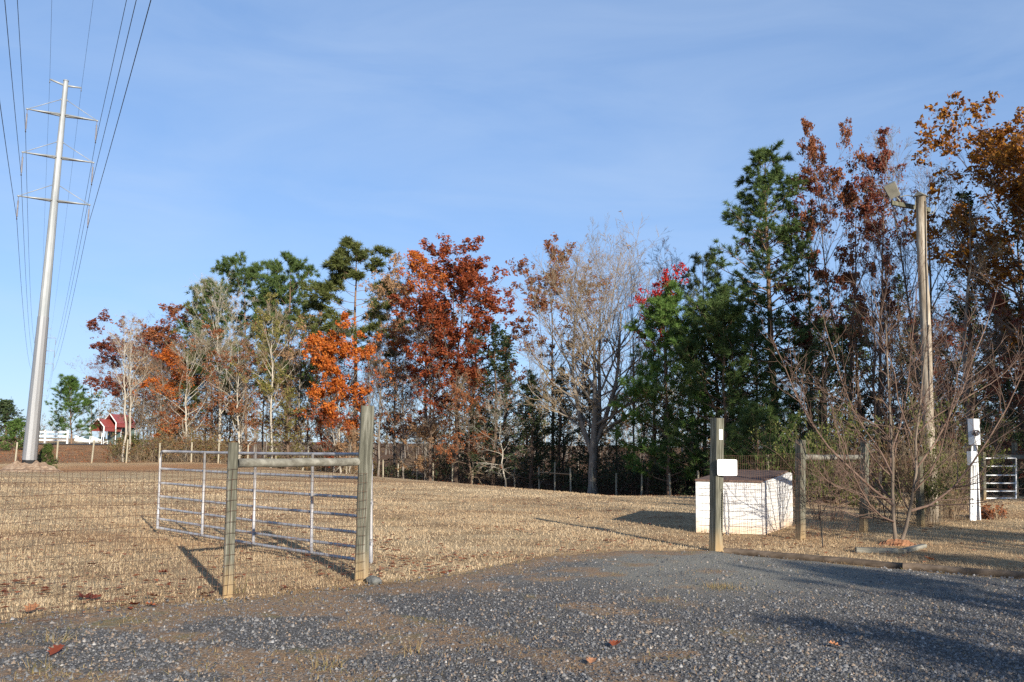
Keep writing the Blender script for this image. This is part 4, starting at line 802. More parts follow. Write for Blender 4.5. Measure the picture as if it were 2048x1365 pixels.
class Parts:
    def __init__(s): s.tv = []; s.tf = []; s.cv = []; s.cf = []; s.cm = []; s.cr = []; s.tn = 0; s.cn = 0
    def wood(s, P, Rr, S, crown=False):
        if not len(P): return
        v, f = tubes(P, Rr, S)
        if crown: s.cv.append(v); s.cf.append(f + s.cn); s.cm.append(0); s.cr.append(np.full(len(v), .5)); s.cn += len(v)
        else: s.tv.append(v); s.tf.append(f + s.tn); s.tn += len(v)
    def leaf(s, v, f, r):
        if len(v): s.cv.append(v); s.cf.append(f + s.cn); s.cm.append(1); s.cr.append(r); s.cn += len(v)
    def spikes(s, P, Rr):
        """last-order twigs as slim three-sided cones"""
        A = P[:, 0]; B = P[:, -1]; d = nrm(B - A); ref = np.where(np.abs(d[:, 2:3]) > .8, np.array([[1.0, 0, 0]]), np.array([[0, 0, 1.0]])); u = nrm(np.cross(d, ref)); w = np.cross(d, u); r = Rr[:, :1]
        V = np.stack([A + u * r, A - u * r * .5 + w * r * .87, A - u * r * .5 - w * r * .87, B], 1); N = len(P)
        f = (np.arange(N)[:, None, None] * 4 + np.array([(0, 1, 3), (1, 2, 3), (2, 0, 3)])[None]).reshape(-1, 3)
        s.cv.append(V.reshape(-1, 3)); s.cf.append(f + s.cn); s.cm.append(0); s.cr.append(np.full(N * 4, .5)); s.cn += N * 4
    def fit(s, H, cr, lean=0.0):
        """scale the grown tree to its height and crown radius"""
        C_ = np.concatenate(s.cv); sz = H / np.percentile(C_[:, 2], 99.6); x = np.concatenate([C_[:, 0] - lean * C_[:, 2] / H, C_[:, 1]]); sx = float(np.clip(cr / np.percentile(np.abs(x), 95.5), .55, 1.9))
        for L_ in (s.tv, s.cv):
            for v in L_:
                v[:, 0] = (v[:, 0] - lean * v[:, 2] / H) * sx + lean * v[:, 2] * sz / H; v[:, 1] *= sx; v[:, 2] *= sz
    def meshes(s, bark, twig, leaf):
        t = mesh_np('trunk', np.concatenate(s.tv), [np.concatenate(s.tf)], bark, smooth=[1])
        c = mesh_np('crown', np.concatenate(s.cv), s.cf, [twig, leaf], s.cm, {'rnd': np.concatenate(s.cr)}, [m == 0 for m in s.cm]); return t, c
def trunk_line(q, H, r0, wobble, lean, K=14, flare=1.35, top=.12):
    P = np.zeros((1, K, 3)); z = np.linspace(-.25, H, K); w = np.cumsum(q.normal(0, wobble, (K, 2)), 0); w -= w[0]; t = np.linspace(0, 1, K)
    w = w - w[-1] * t[:, None] * .8; P[0, :, 0] = w[:, 0] + lean[0] * t; P[0, :, 1] = w[:, 1] + lean[1] * t; P[0, :, 2] = z
    Rr = r0 * (1 - t * (1 - top)); Rr[0] *= flare; return P, Rr[None]
def hardwood(seed, H, cr, base=.3, r0=.16, n1=22, n2=7, n3=6, n4=4, leaves=0, lsize=.16, clumps=0.0, cs=1.6, a0=62, a1=24, up=.10, lean=(0, 0), bark='grey', twig='grey', leaf='rust', forks=0, wob_=.10, tw=.0055, shape=1.0, top_leaf=0.0, prof=None):
    q = np.random.default_rng(seed); pt_ = Parts(); TP, TR = trunk_line(q, H * (.93 if not forks else .82), r0, wob_ * .5, lean); pt_.wood(TP, TR, 8)
    trunks = [(TP, TR)]
    for k in range(forks):
        t = q.uniform(.22, .42, 1); pos, tan = along(TP, np.zeros(1, int), t); az = q.uniform(0, 6.28) if k else (0.3 if q.random() < .5 else 2.9); d = np.array([[math.cos(az) * .42, math.sin(az) * .42, .9]])
        P = run(q, pos, d, np.array([H * .95 - pos[0, 2]]), 12, .06, .07); Rr = rad_at(TR, np.zeros(1, int), t)[:, None] * .8 * np.linspace(1, .12, 12)[None]; pt_.wood(P, Rr, 7); trunks.append((P, Rr))
    f = prof or (lambda u: cr * 1.22 * (.5 + .55 * math.sin(math.pi * (.16 + .62 * u))) * (1 - .45 * u ** 2.5) * shape)
    L1 = []; R1 = []
    for TP_, TR_ in trunks:
        b = base if TP_ is TP else .12; P, Rr = limbs(q, TP_, TR_, max(5, int(n1 / (1 + .35 * forks))), b, .99, a0, a1, f, 8, wob_ * 1.3, up, .55, reach=1); L1.append(P); R1.append(Rr)
    P1 = np.concatenate(L1); R1 = np.concatenate(R1); pt_.wood(P1, R1, 5)
    P2, R2 = branch(q, P1, R1, n2, .18, 1, 42, .52, 5, .13, up * .9, .6, rmin=tw * 1.5); pt_.wood(P2, R2, 3, True)
    P3, R3 = branch(q, P2, R2, n3, .15, 1, 40, .50, 3, .14, up, .6, rmin=tw * 1.15); pt_.wood(P3, R3, 3, True)
    P4 = P3
    if n4: P4, R4 = branch(q, P3, R3, n4, .15, 1, 36, .60, 2, .12, up, .7, rmin=tw); pt_.spikes(P4, R4)
    if leaves:
        idx = q.integers(0, len(P4), leaves); pos, _ = along(P4, idx, q.random(leaves)); pos = pos + q.normal(0, lsize * .45, pos.shape)
        k = clump(pos, cs, seed * 1.3) + top_leaf * (pos[:, 2] / H - .6) * 4 > clumps
        pt_.leaf(*leaf_cards(q, pos[k], lsize))
    pt_.fit(H, cr, lean[0]); return pt_.meshes(BARK[bark], BARK[twig], LEAF[leaf])
def pine(seed, H, cr, base=.4, r0=.16, n1=34, n2=7, tufts=3, nl=.26, nw=.010, nn=14, a0=95, a1=52, leaf='pine', bark='pine', lean=(0, 0), up=.05, prof=None, wob_=.05, plate=0.0):
    q = np.random.default_rng(seed); pt_ = Parts(); TP, TR = trunk_line(q, H * .97, r0, wob_ * .6, lean, top=.1); pt_.wood(TP, TR, 8)
    f = prof or (lambda u: cr * 1.35 * (.45 + .75 * math.sin(math.pi * (.15 + .62 * u))) * (1.05 - .55 * u))
    P1, R1 = limbs(q, TP, TR, n1, base, .985, a0, a1, f, 7, .12, up, .4); pt_.wood(P1, R1, 5)
    P2, R2 = branch(q, P1, R1, n2, .28, 1, 48, .42, 5, .12, up * .8, .55, rmin=.008); pt_.spikes(P2, R2 * 1.2)
    for P, n in ((P2, tufts), (P1, 3)):
        idx = np.repeat(np.arange(len(P)), n); t = 1 - q.random(len(idx)) ** 1.5 * .75; t[::n] = .999; pos, tan = along(P, idx, t); pt_.leaf(*needle_tufts(q, pos, tan, nl, nw, nn))
    pt_.fit(H, cr, lean[0]); return pt_.meshes(BARK[bark], BARK[bark], LEAF[leaf])
def conifer_dense(seed, H, cr, r0=.10, leaf='cedar', n1=60, n2=8, lsize=.14, per=5, base=.06, power=.8):
    q = np.random.default_rng(seed); pt_ = Parts(); TP, TR = trunk_line(q, H * .97, r0, .04, (0, 0)); pt_.wood(TP, TR, 7)
    P1, R1 = limbs(q, TP, TR, n1, base, .98, 82, 30, lambda u: cr * (1.08 - u) ** power + .12, 6, .10, .10, .4); pt_.wood(P1, R1, 4)
    P2, R2 = branch(q, P1, R1, n2, .2, 1, 42, .42, 4, .12, .06, .5, rmin=.006); pt_.spikes(P2, R2)
    idx = np.repeat(np.arange(len(P2)), per); pos, tan = along(P2, idx, q.random(len(idx))); pos += q.normal(0, lsize * .4, pos.shape); pt_.leaf(*leaf_cards(q, pos, lsize, .2, .38)); pt_.fit(H, cr); return pt_.meshes(BARK['brown'], BARK['brown'], LEAF[leaf])
def shrub(seed, H, W, stems=26, n2=7, n3=4, leaves=0, lsize=.09, leaf='brush', bark='twig', spread=.5, tw=.004, arch=-.03, clumps=-.2):
    q = np.random.default_rng(seed); pt_ = Parts(); az = q.random(stems) * 6.283; rr = np.sqrt(q.random(stems)) * W * .4; pos = np.stack([np.cos(az) * rr, np.sin(az) * rr, np.full(stems, -.08)], 1)
    d = np.stack([np.cos(az) * spread * q.random(stems) + q.normal(0, .18, stems), np.sin(az) * spread * q.random(stems) + q.normal(0, .18, stems), np.ones(stems)], 1)
    P1 = run(q, pos, d, H * q.uniform(.6, 1.15, stems), 9, .12, arch); R1 = (.006 + .009 * q.random(stems))[:, None] * np.linspace(1, .35, 9)[None]; pt_.wood(P1, R1, 4)
    P2, R2 = branch(q, P1, R1, n2, .2, 1, 45, .45, 6, .15, arch * .5, .6, rmin=tw); pt_.wood(P2, R2, 3, True); P3, R3 = branch(q, P2, R2, n3, .1, 1, 45, .5, 2, .14, 0, .7, rmin=tw * .8); pt_.spikes(P3, R3)
    if leaves:
        idx = q.integers(0, len(P3), leaves); p, _ = along(P3, idx, q.random(leaves)); k = clump(p, .8, seed) > clumps; pt_.leaf(*leaf_cards(q, p[k] + q.normal(0, lsize * .4, p[k].shape), lsize))
    pt_.fit(H, W / 2); return pt_.meshes(BARK[bark], BARK[bark], LEAF[leaf])
def plant(name, label, cat, meshes, loc, rz=0, s=1.0, group=None, parts=('trunk', 'crown'), sz=None):
    o = empty(name, loc, rz); o.scale = (s, s, sz or s); tag(o, label, cat, group)
    for n, me in zip(parts, meshes): link(n, me, o)
    return o
def spot(px, Y):
    p = at(px, 930, Y); return np.array([p[0], Y, hz(p[0], Y)])
def fit(px, Y, tpx, tpy):
    """ground point, height and lean of a tree whose top shows at (tpx, tpy)"""
    b = spot(px, Y); t = at(tpx, tpy, Y); return b, t[2] - b[2], t[0] - b[0]
def wpx(w, Y): return w * Y / FPX

# ------------------------------------------------------------------ trees of the wood edge
POOL = {}
def hw(name, label, px, Y, tpx, tpy, half, seed, pool=None, cat='tree', rz=0, **k):
    b, H, ln = fit(px, Y, tpx, tpy); me = hardwood(seed, H, wpx(half, Y) * .95, lean=(ln, 0), **k)
    if pool: POOL.setdefault(pool, []).append((me, H))
    return plant(name, label, cat, me, tuple(b), rz)
def pn(name, label, px, Y, tpx, tpy, half, seed, pool=None, **k):
    b, H, ln = fit(px, Y, tpx, tpy); me = pine(seed, H, wpx(half, Y) * .95, lean=(ln, 0), **k)
    if pool: POOL.setdefault(pool, []).append((me, H))
    return plant(name, label, 'tree', me, tuple(b))
def cd(name, label, px, Y, tpy, half, seed, pool=None, **k):
    b, H, ln = fit(px, Y, px, tpy); me = conifer_dense(seed, H, wpx(half, Y), **k)
    if pool: POOL.setdefault(pool, []).append((me, H))
    return plant(name, label, 'tree', me, tuple(b))
# far left, along the power line
cd('evergreen_tree', 'dark bushy evergreen cut by the left picture edge', 2, 78, 800, 42, 101, leaf='cedar', lsize=.2, per=7)
cd('evergreen_tree', 'brighter rounded evergreen left of the transmission pole foot', 26, 70, 838, 24, 102, leaf='pinebright', lsize=.16, per=7, power=.55)
pn('young_pine', 'small young pine standing by the white rail fence', 140, 92, 143, 752, 46, 103, leaf='pinebright', base=.1, r0=.09, n1=44, n2=7, nl=.34, nw=.02, nn=16, a0=70, a1=22, up=.10, pool='ypine')
cd('evergreen_bush', 'small dark evergreen bush between pole mound and field fence', 92, 55.5, 888, 15, 104, leaf='green', lsize=.1, per=6, power=.5)
cd('evergreen_bush', 'low green bush before the field fence right of the pole mound', 98, 51, 925, 11, 105, leaf='green', lsize=.09, per=5, power=.5)
hw('oak_tree', 'maroon leaved oak at the left end of the woods', 250, 78, 268, 622, 103, 111, pool='leafy', leaf='maroon', bark='grey', twig='brown', leaves=24510, lsize=.24, clumps=-.2, cs=2.2, n4=2, base=.36, up=.06)
hw('oak_tree', 'rust coloured oak rising behind the maroon one', 322, 80, 325, 612, 84, 112, pool='leafy', leaf='rust', bark='grey', twig='brown', leaves=17974, lsize=.24, clumps=.0, cs=2.0, n4=2, base=.3)
hw('birch_tree', 'left of two pale slender trunks at the left wood edge', 247, 60, 252, 625, 34, 113, leaf='tan', bark='pale', twig='pale', leaves=300, lsize=.15, n1=18, n2=5, n3=5, n4=3, base=.38, r0=.085, a0=40, a1=15)
hw('birch_tree', 'right of two pale slender trunks at the left wood edge', 258, 60.6, 264, 632, 32, 114, leaf='tan', bark='pale', twig='pale', leaves=300, lsize=.15, n1=16, n2=5, n3=5, n4=3, base=.42, r0=.08, a0=40, a1=15)
hw('small_tree', 'low brown twiggy tree beside the carports', 200, 152, 205, 700, 52, 115, pool='brown', leaf='rust', bark='brown', twig='twig', leaves=4902, lsize=.16, clumps=.2, n1=26, base=.08, r0=.07, a0=70)
hw('small_tree', 'tangled brown tree behind the pale slender trunks', 285, 70, 285, 690, 50, 116, pool='brown', leaf='tan', bark='grey', twig='twigpale', leaves=2451, lsize=.15, clumps=.2, n1=30, base=.08, r0=.07, a0=55)
hw('maple_tree', 'orange red leaved small tree at the left wood edge', 330, 63.5, 326, 690, 42, 117, pool='leafy', leaf='orange', twig='brown', leaves=5882, lsize=.19, clumps=.15, cs=1.5, n4=2, base=.12, r0=.08)
hw('beech_tree', 'sparse amber leaved tree with thin trunk left of the gate', 372, 63, 378, 640, 62, 118, pool='thin', leaf='rust', twig='twigpale', bark='pale', leaves=6862, lsize=.15, clumps=.1, base=.12, r0=.09, n1=24)
hw('poplar_tree', 'bare pale tree reaching up before the big pines', 440, 66, 436, 552, 66, 119, pool='bare', twig='pale', bark='pale', leaves=260, lsize=.16, leaf='tan', base=.3, r0=.11, n1=22, a0=45, a1=14, n4=4)
pn('pine_tree', 'tallest of the clustered green pines with rounded crown', 492, 76, 490, 507, 99, 120, pool='pine', n1=52, n2=9, tufts=4, base=.42, nl=.44, nw=.03, nn=18, leaf='pine')
pn('pine_tree', 'yellowish green pine on the left of the pine cluster', 420, 80, 425, 560, 70, 121, pool='pine', n1=46, n2=8, tufts=4, base=.35, nl=.44, nw=.03, nn=16, leaf='pineyel')
pn('pine_tree', 'green pine with spiky top on the right of the pine cluster', 572, 74, 583, 513, 70, 122, pool='pine', n1=50, n2=8, tufts=4, base=.4, nl=.44, nw=.03, nn=16, leaf='pine')
hw('poplar_tree', 'slender olive leaved tree with straight pale trunk', 542, 62.5, 546, 588, 46, 123, pool='thin', leaf='olive', twig='twigpale', bark='pale', leaves=8496, lsize=.14, clumps=-.1, base=.36, r0=.10, n1=26, a0=50, a1=20)
hw('beech_tree', 'thin brown leaved tree behind the gate\'s middle', 480, 63, 478, 640, 55, 124, pool='thin', leaf='rust', twig='twigpale', bark='pale', leaves=7843, lsize=.15, clumps=.0, base=.12, r0=.08, n1=26)
hw('beech_tree', 'tawny sparse tree left of the bright orange oak', 606, 67, 604, 628, 58, 125, pool='thin', leaf='tan', twig='brown', bark='grey', leaves=6862, lsize=.16, clumps=.0, base=.2, r0=.09, n1=24)
pn('pine_tree', 'tall lone pine with layered boughs above the orange oak', 707, 71, 714, 481, 99, 126, n1=34, n2=9, tufts=5, base=.50, r0=.19, nl=.44, nw=.03, nn=18, a0=92, a1=55, leaf='pineyel', up=.03, prof=lambda u: wpx(76, 71) * 1.35 * (1.15 - .75 * u) * (.55 + .45 * abs(math.sin(u * 9))))
hw('oak_tree', 'bright orange leaved oak behind the gate', 683, 64, 672, 632, 73, 127, leaf='orange', twig='grey', bark='pale', leaves=17974, lsize=.25, clumps=-.7, cs=1.7, n4=2, base=.34, r0=.10, n1=20, up=.05)
hw('maple_tree', 'low red orange sapling beside the tall gate post', 668, 63, 665, 780, 45, 128, leaf='red', twig='brown', bark='pale', leaves=4248, lsize=.17, clumps=.1, n4=2, base=.1, r0=.06)
hw('beech_sapling', 'small salmon leaved sapling beside the tall gate post', 702, 62, 702, 852, 34, 129, leaf='tan', twig='twigpale', bark='pale', leaves=2941, lsize=.16, clumps=-.5, n4=0, n1=14, base=.1, r0=.04)
cd('evergreen_bush', 'olive green bush behind the middle of the gate', 575, 62, 775, 36, 130, leaf='olive', lsize=.13, per=5, power=.5)
cd('evergreen_bush', 'low green bush at the wood edge left of the gate end', 255, 62, 868, 34, 131, leaf='vine', lsize=.12, per=5, power=.4)
# centre
hw('hickory_tree', 'tall thin tree with apricot leaf tufts right of the lone pine', 790, 70, 792, 512, 62, 141, pool='thin', leaf='tan', twig='twigpale', bark='grey', leaves=8496, lsize=.18, clumps=.1, top_leaf=1.2, base=.3, r0=.12, n1=24)
hw('oak_tree', 'orange topped oak left of the big red oak', 852, 68, 856, 498, 61, 142, leaf='orange', twig='grey', bark='grey', leaves=10621, lsize=.2, clumps=.2, cs=1.8, top_leaf=1.5, base=.35, r0=.13, n4=2)
hw('oak_tree', 'big red oak with the broadest red crown', 912, 61, 932, 496, 109, 143, pool='leafy', leaf='red', twig='grey', bark='brown', leaves=27778, lsize=.22, clumps=-.45, cs=1.7, top_leaf=1.2, base=.32, r0=.2, n1=22, n4=2)
hw('oak_tree', 'slimmer red oak hanging left of the big red oak', 862, 60.5, 862, 575, 53, 144, leaf='red', twig='grey', bark='brown', leaves=8170, lsize=.2, clumps=.15, cs=1.5, base=.25, r0=.11, n4=2)
hw('beech_tree', 'brown brushy tree right of the tall gate post', 810, 65, 808, 640, 58, 145, pool='brown', leaf='rust', twig='twigpale', bark='grey', leaves=5882, lsize=.16, clumps=.0, base=.1, r0=.09, n1=28)
hw('beech_tree', 'low rusty tree under the big red oak', 945, 57, 930, 735, 62, 146, pool='brown', leaf='rust', twig='twigpale', bark='brown', leaves=6862, lsize=.16, clumps=.0, base=.1, r0=.07, n1=26, a0=75, up=.02)
hw('beech_sapling', 'apricot leaved sapling at the fence below the red oak', 850, 62, 850, 835, 45, 147, leaf='tan', twig='twigpale', bark='grey', leaves=4248, lsize=.17, clumps=-.2, n4=0, base=.1, r0=.05)
hw('beech_tree', 'bare greyish tree drooping before the dark cedars', 1010, 55, 1000, 780, 62, 148, twig='pale', bark='pale', leaves=500, lsize=.15, leaf='rust', base=.15, r0=.07, n1=18, a0=85, up=-.03)
cd('cedar_tree', 'dark cedar right of the big red oak', 988, 57, 648, 40, 149, pool='cedar', lsize=.16, per=6)
cd('cedar_tree', 'dark cedar left of the big bare tree', 1062, 55, 742, 46, 150, pool='cedar', lsize=.16, per=7)
cd('cedar_tree', 'dark cedar nearest the big bare tree trunk', 1122, 55, 735, 42, 151, pool='cedar', lsize=.16, per=6)
hw('bare_tree', 'big bare spreading tree with forked trunk in the middle', 1186, 50, 1196, 442, 150, 152, twig='twigpale', bark='grey', leaves=500, lsize=.15, leaf='tan', base=.3, r0=.30, n1=30, n2=8, n3=7, n4=4, forks=3, a0=60, a1=22, up=.09, tw=.0075)
hw('bare_tree', 'tall bare tree behind the right side of the big bare one', 1268, 57, 1262, 432, 78, 153, pool='bare', twig='grey', bark='grey', base=.35, r0=.16, n1=22, a0=40, a1=16, forks=1)
hw('oak_tree', 'rust topped oak behind the left side of the big bare tree', 1105, 64, 1105, 492, 98, 154, leaf='rust', twig='twigpale', bark='brown', leaves=14706, lsize=.21, clumps=.1, cs=1.8, top_leaf=2.2, base=.3, r0=.17, n4=2)
hw('bare_tree', 'slim bare tree left of the crimson maple', 1322, 54, 1335, 478, 48, 155, pool='bare', twig='twig', bark='grey', base=.4, r0=.12, n1=20, a0=36, a1=16)
hw('maple_tree', 'crimson leaved maple above the bright young pine', 1296, 47.5, 1330, 533, 44, 156, leaf='crimson', twig='grey', bark='brown', leaves=5882, lsize=.17, clumps=.2, cs=1.2, top_leaf=1.0, base=.42, r0=.12, n4=2)
pn('young_pine', 'bright green young pine right of the bare tree', 1338, 45, 1330, 572, 87, 157, pool='ypine', leaf='pinebright', base=.10, r0=.12, n1=58, n2=8, tufts=4, nl=.32, nw=.018, nn=18, a0=78, a1=25, up=.09)
pn('young_pine', 'dense dark green pine left of the right gate post', 1448, 43, 1445, 585, 117, 158, pool='ypine', leaf='pine', base=.14, r0=.14, n1=58, n2=9, tufts=4, nl=.32, nw=.018, nn=18, a0=80, a1=28, up=.07)
pn('pine_tree', 'mid-height pine filling behind the dense dark pines', 1408, 50, 1405, 505, 79, 159, leaf='pineyel', base=.35, n1=40, n2=8, tufts=4, nl=.30, nw=.014, nn=14)
# right
pn('pine_tree', 'tall dark pine with the highest green crown', 1552, 45, 1530, 300, 125, 171, pool='pine', leaf='pine', base=.32, r0=.21, n1=78, n2=10, tufts=4, nl=.26, nw=.016, nn=15, a0=88, a1=50, prof=lambda u: wpx(98, 45) * 1.3 * (1.05 - .70 * u) * (.75 + .35 * abs(math.sin(u * 11))))
hw('oak_tree', 'dark maroon oak tangled with the tall pine', 1618, 47, 1610, 345, 95, 172, leaf='maroon', twig='brown', bark='brown', leaves=21242, lsize=.17, clumps=-.1, cs=1.5, base=.38, r0=.17, n4=2)
hw('oak_tree', 'reddish brown oak with tall split crown right of the pine', 1690, 43, 1712, 238, 89, 173, pool='leafy', leaf='rust', twig='grey', bark='brown', leaves=22876, lsize=.16, clumps=.0, cs=1.3, top_leaf=1.2, base=.36, r0=.19, n4=2, forks=1)
hw('oak_tree', 'slim reddish oak beside the floodlight', 1752, 42, 1772, 262, 53, 174, leaf='maroon', twig='grey', bark='brown', leaves=10621, lsize=.15, clumps=.1, cs=1.2, top_leaf=1.5, base=.4, r0=.13, n4=2)
hw('bare_tree', 'dark bare tree left of the lamp pole', 1748, 37, 1740, 430, 92, 175, pool='bare', twig='twig', bark='brown', leaves=2451, lsize=.11, leaf='rust', base=.25, r0=.14, n1=22, forks=1, a0=55, a1=25)
hw('bare_tree', 'grey bare tree rising behind the top of the lamp pole', 1855, 38, 1858, 252, 85, 176, pool='bare', twig='grey', bark='grey', leaves=1960, lsize=.12, leaf='maroon', base=.3, r0=.17, n1=26, n4=4, forks=1)
hw('oak_tree', 'golden leaved oak at the right picture edge', 2060, 34, 2060, 185, 215, 177, leaf='gold', twig='brown', bark='brown', leaves=24000, lsize=.21, clumps=-.3, cs=1.5, top_leaf=1.2, base=.34, r0=.25, n1=26, n4=2, a0=68, a1=45, forks=2)
hw('bare_tree', 'vine-hung bare tree right of the lamp pole', 1928, 33, 1935, 330, 92, 178, twig='twigpale', bark='grey', leaves=4248, lsize=.10, leaf='brush', base=.2, r0=.14, n1=28, a0=80, a1=35, up=-.02)
cd('evergreen_tree', 'tall dark evergreen behind the vine-hung tree', 1955, 37, 385, 72, 179, pool='cedar', n1=70, lsize=.15, per=7, power=.6)
cd('evergreen_tree', 'dark evergreen under the golden oak', 2062, 38, 405, 80, 180, n1=70, lsize=.15, per=7, power=.6)
hw('small_tree', 'reddish underbrush tree above the walk gate', 1998, 31, 1995, 590, 62, 181, leaf='maroon', twig='twig', bark='brown', leaves=5719, lsize=.10, clumps=.0, base=.08, r0=.06, n1=26, a0=70)
hw('small_tree', 'brown twiggy tree behind the foot of the lamp pole', 1876, 28, 1880, 610, 70, 182, pool='brown', leaf='maroon', twig='twig', bark='brown', leaves=2941, lsize=.09, clumps=.0, base=.08, r0=.06, n1=26, a0=65)
cd('evergreen_tree', 'blue-green evergreen left of the lamp pole', 1655, 37, 640, 62, 183, pool='cedar', lsize=.14, per=6, power=.6)
cd('evergreen_bush', 'dark round bush behind the board between two fence posts', 1668, 25, 872, 72, 184, leaf='cedar', lsize=.11, per=7, power=.35)
pn('young_pine', 'small bushy pine behind the right gate post', 1515, 37, 1512, 800, 79, 185, leaf='pine', base=.08, r0=.07, n1=44, n2=7, nl=.26, nw=.011, nn=16, a0=75, a1=35)
# trees in the depth of the wood and on its unseen right flank
fill = {'thin': ('slender_tree', 'slender brown tree'), 'bare': ('bare_tree', 'bare grey tree'), 'brown': ('small_tree', 'brushy brown tree'), 'cedar': ('cedar_tree', 'dark cedar'), 'leafy': ('oak_tree', 'rusty oak'), 'pine': ('pine_tree', 'pine')}
ANCH = [(178, 'the smaller carport'), (220, 'the larger carport'), (252, 'the two pale slender trunks'), (330, 'the orange red small tree'), (372, 'the amber leaved tree'), (440, 'the bare pale tree'), (492, 'the tallest clustered pine'), (545, 'the slender olive tree'), (606, 'the tawny tree'), (672, 'the bright orange oak'), (715, 'the lone layered pine'), (790, 'the apricot tufted tree'), (860, 'the orange topped oak'), (925, 'the big red oak'), (988, 'the cedar beside the red oak'), (1062, 'the cedar left of the bare tree'), (1122, 'the cedar nearest the bare tree'), (1186, 'the big bare forked tree'), (1262, 'the tall bare tree'), (1322, 'the crimson maple'), (1400, 'the bright young pine'), (1448, 'the dense dark pine'), (1515, 'the small bushy pine'), (1552, 'the tallest dark pine'), (1615, 'the dark maroon oak'), (1690, 'the split-crowned reddish oak'), (1752, 'the slim reddish oak'), (1845, 'the wooden lamp pole'), (1935, 'the vine-hung tree'), (1998, 'the white walk gate'), (2060, 'the golden oak')]
used_l = set()
def filler(kind, px, Y, tpy, i=0, rz=None):
    me, H0 = POOL[kind][i % len(POOL[kind])]; b, H, _ = fit(px, Y, px, tpy); n, lb = fill[kind]
    size = 'low ' if tpy > 760 else 'tall ' if tpy < 600 else ''
    for ap, an in sorted(ANCH, key=lambda a: abs(a[0] - px)):
        l = f"{size}{lb} in the wood, {'left' if px < ap else 'right'} behind {an}"
        if l not in used_l: break
    used_l.add(l); plant(n, l, 'tree', me, tuple(b), R.uniform(0, 6.28) if rz is None else rz, H / H0, f'{kind} trees deep in the wood')
FQ = random.Random(21)
for px in range(275, 770, 24): filler(FQ.choice(['thin', 'brown', 'bare', 'brown', 'thin']), px + FQ.uniform(-15, 15), FQ.uniform(72, 88), 665 + FQ.uniform(-25, 60) + (40 if px < 300 else 0), FQ.randint(0, 4))
for px in range(730, 1400, 30): filler(FQ.choice(['bare', 'brown', 'thin', 'cedar', 'bare']), px + FQ.uniform(-15, 15), FQ.uniform(62, 82), FQ.uniform(640, 800), FQ.randint(0, 4))
for px in range(1400, 2140, 36): filler(FQ.choice(['bare', 'cedar', 'brown', 'cedar', 'bare']), px + FQ.uniform(-15, 15), FQ.uniform(43, 60), FQ.uniform(520, 720), FQ.randint(0, 4))
for px in range(880, 2130, 52): filler('cedar', px + FQ.uniform(-18, 18), float(np.interp(px, ip, iy)) + FQ.uniform(5, 15), FQ.uniform(765, 850), FQ.randint(0, 4))
for (x, y, H, kind, i, lb) in ((25.5, 9, 21, 'pine', 0, 'pine on the right flank of the drive, nearest the picture'), (29.5, 8, 22, 'leafy', 2, 'rusty oak on the right flank of the drive, outside the picture'), (33.5, 7, 22, 'pine', 2, 'pine beyond the rusty oak outside the picture at right'), (37, 6, 22, 'leafy', 0, 'maroon oak outside the picture at right'), (41, 12, 21, 'pine', 1, 'yellowish pine outside the picture at right'), (24, 17, 13, 'cedar', 1, 'cedar outside the picture at right beside the walk gate')):
    me, H0 = POOL[kind][i % len(POOL[kind])]; plant({'pine': 'pine_tree', 'leafy': 'oak_tree', 'cedar': 'cedar_tree'}[kind], lb, 'tree', me, (x, y, hz(x, y)), R.uniform(0, 6.28), H / H0)
me = conifer_dense(301, 6.0, 1.9, lsize=.2, per=4, power=.4, base=.25)  # unseen evergreens added, sized so their shadow covers the drive's right corner
for (x, y, H, lb) in ((9.2, -5, 4.9, 'smallest of three unseen round evergreens added to shade the drive'), (12.0, -5, 6.2, 'middle of three unseen round evergreens added to shade the drive'), (15.1, -5, 6.9, 'largest of three unseen round evergreens added to shade the drive')):
    plant('evergreen_tree', lb, 'tree', me, (x, y, 0), x, H / 6.0)
me, H0 = POOL['bare'][0]; plant('bare_tree', 'bare tree behind the camera, dappling the right lawn', 'tree', me, (21, -7, 0), .4, 10.5 / H0)
me, H0 = POOL['leafy'][3]; plant('oak_tree', 'reddish oak outside the picture, dappling the right-hand brush', 'tree', me, (18.9, -6.2, 0), 1.4, 10 / H0)
plant('bare_tree', 'bare tree behind the camera beside the other bare one', 'tree', POOL['bare'][2][0], (24, -9, 0), .4, 11 / POOL['bare'][2][1])

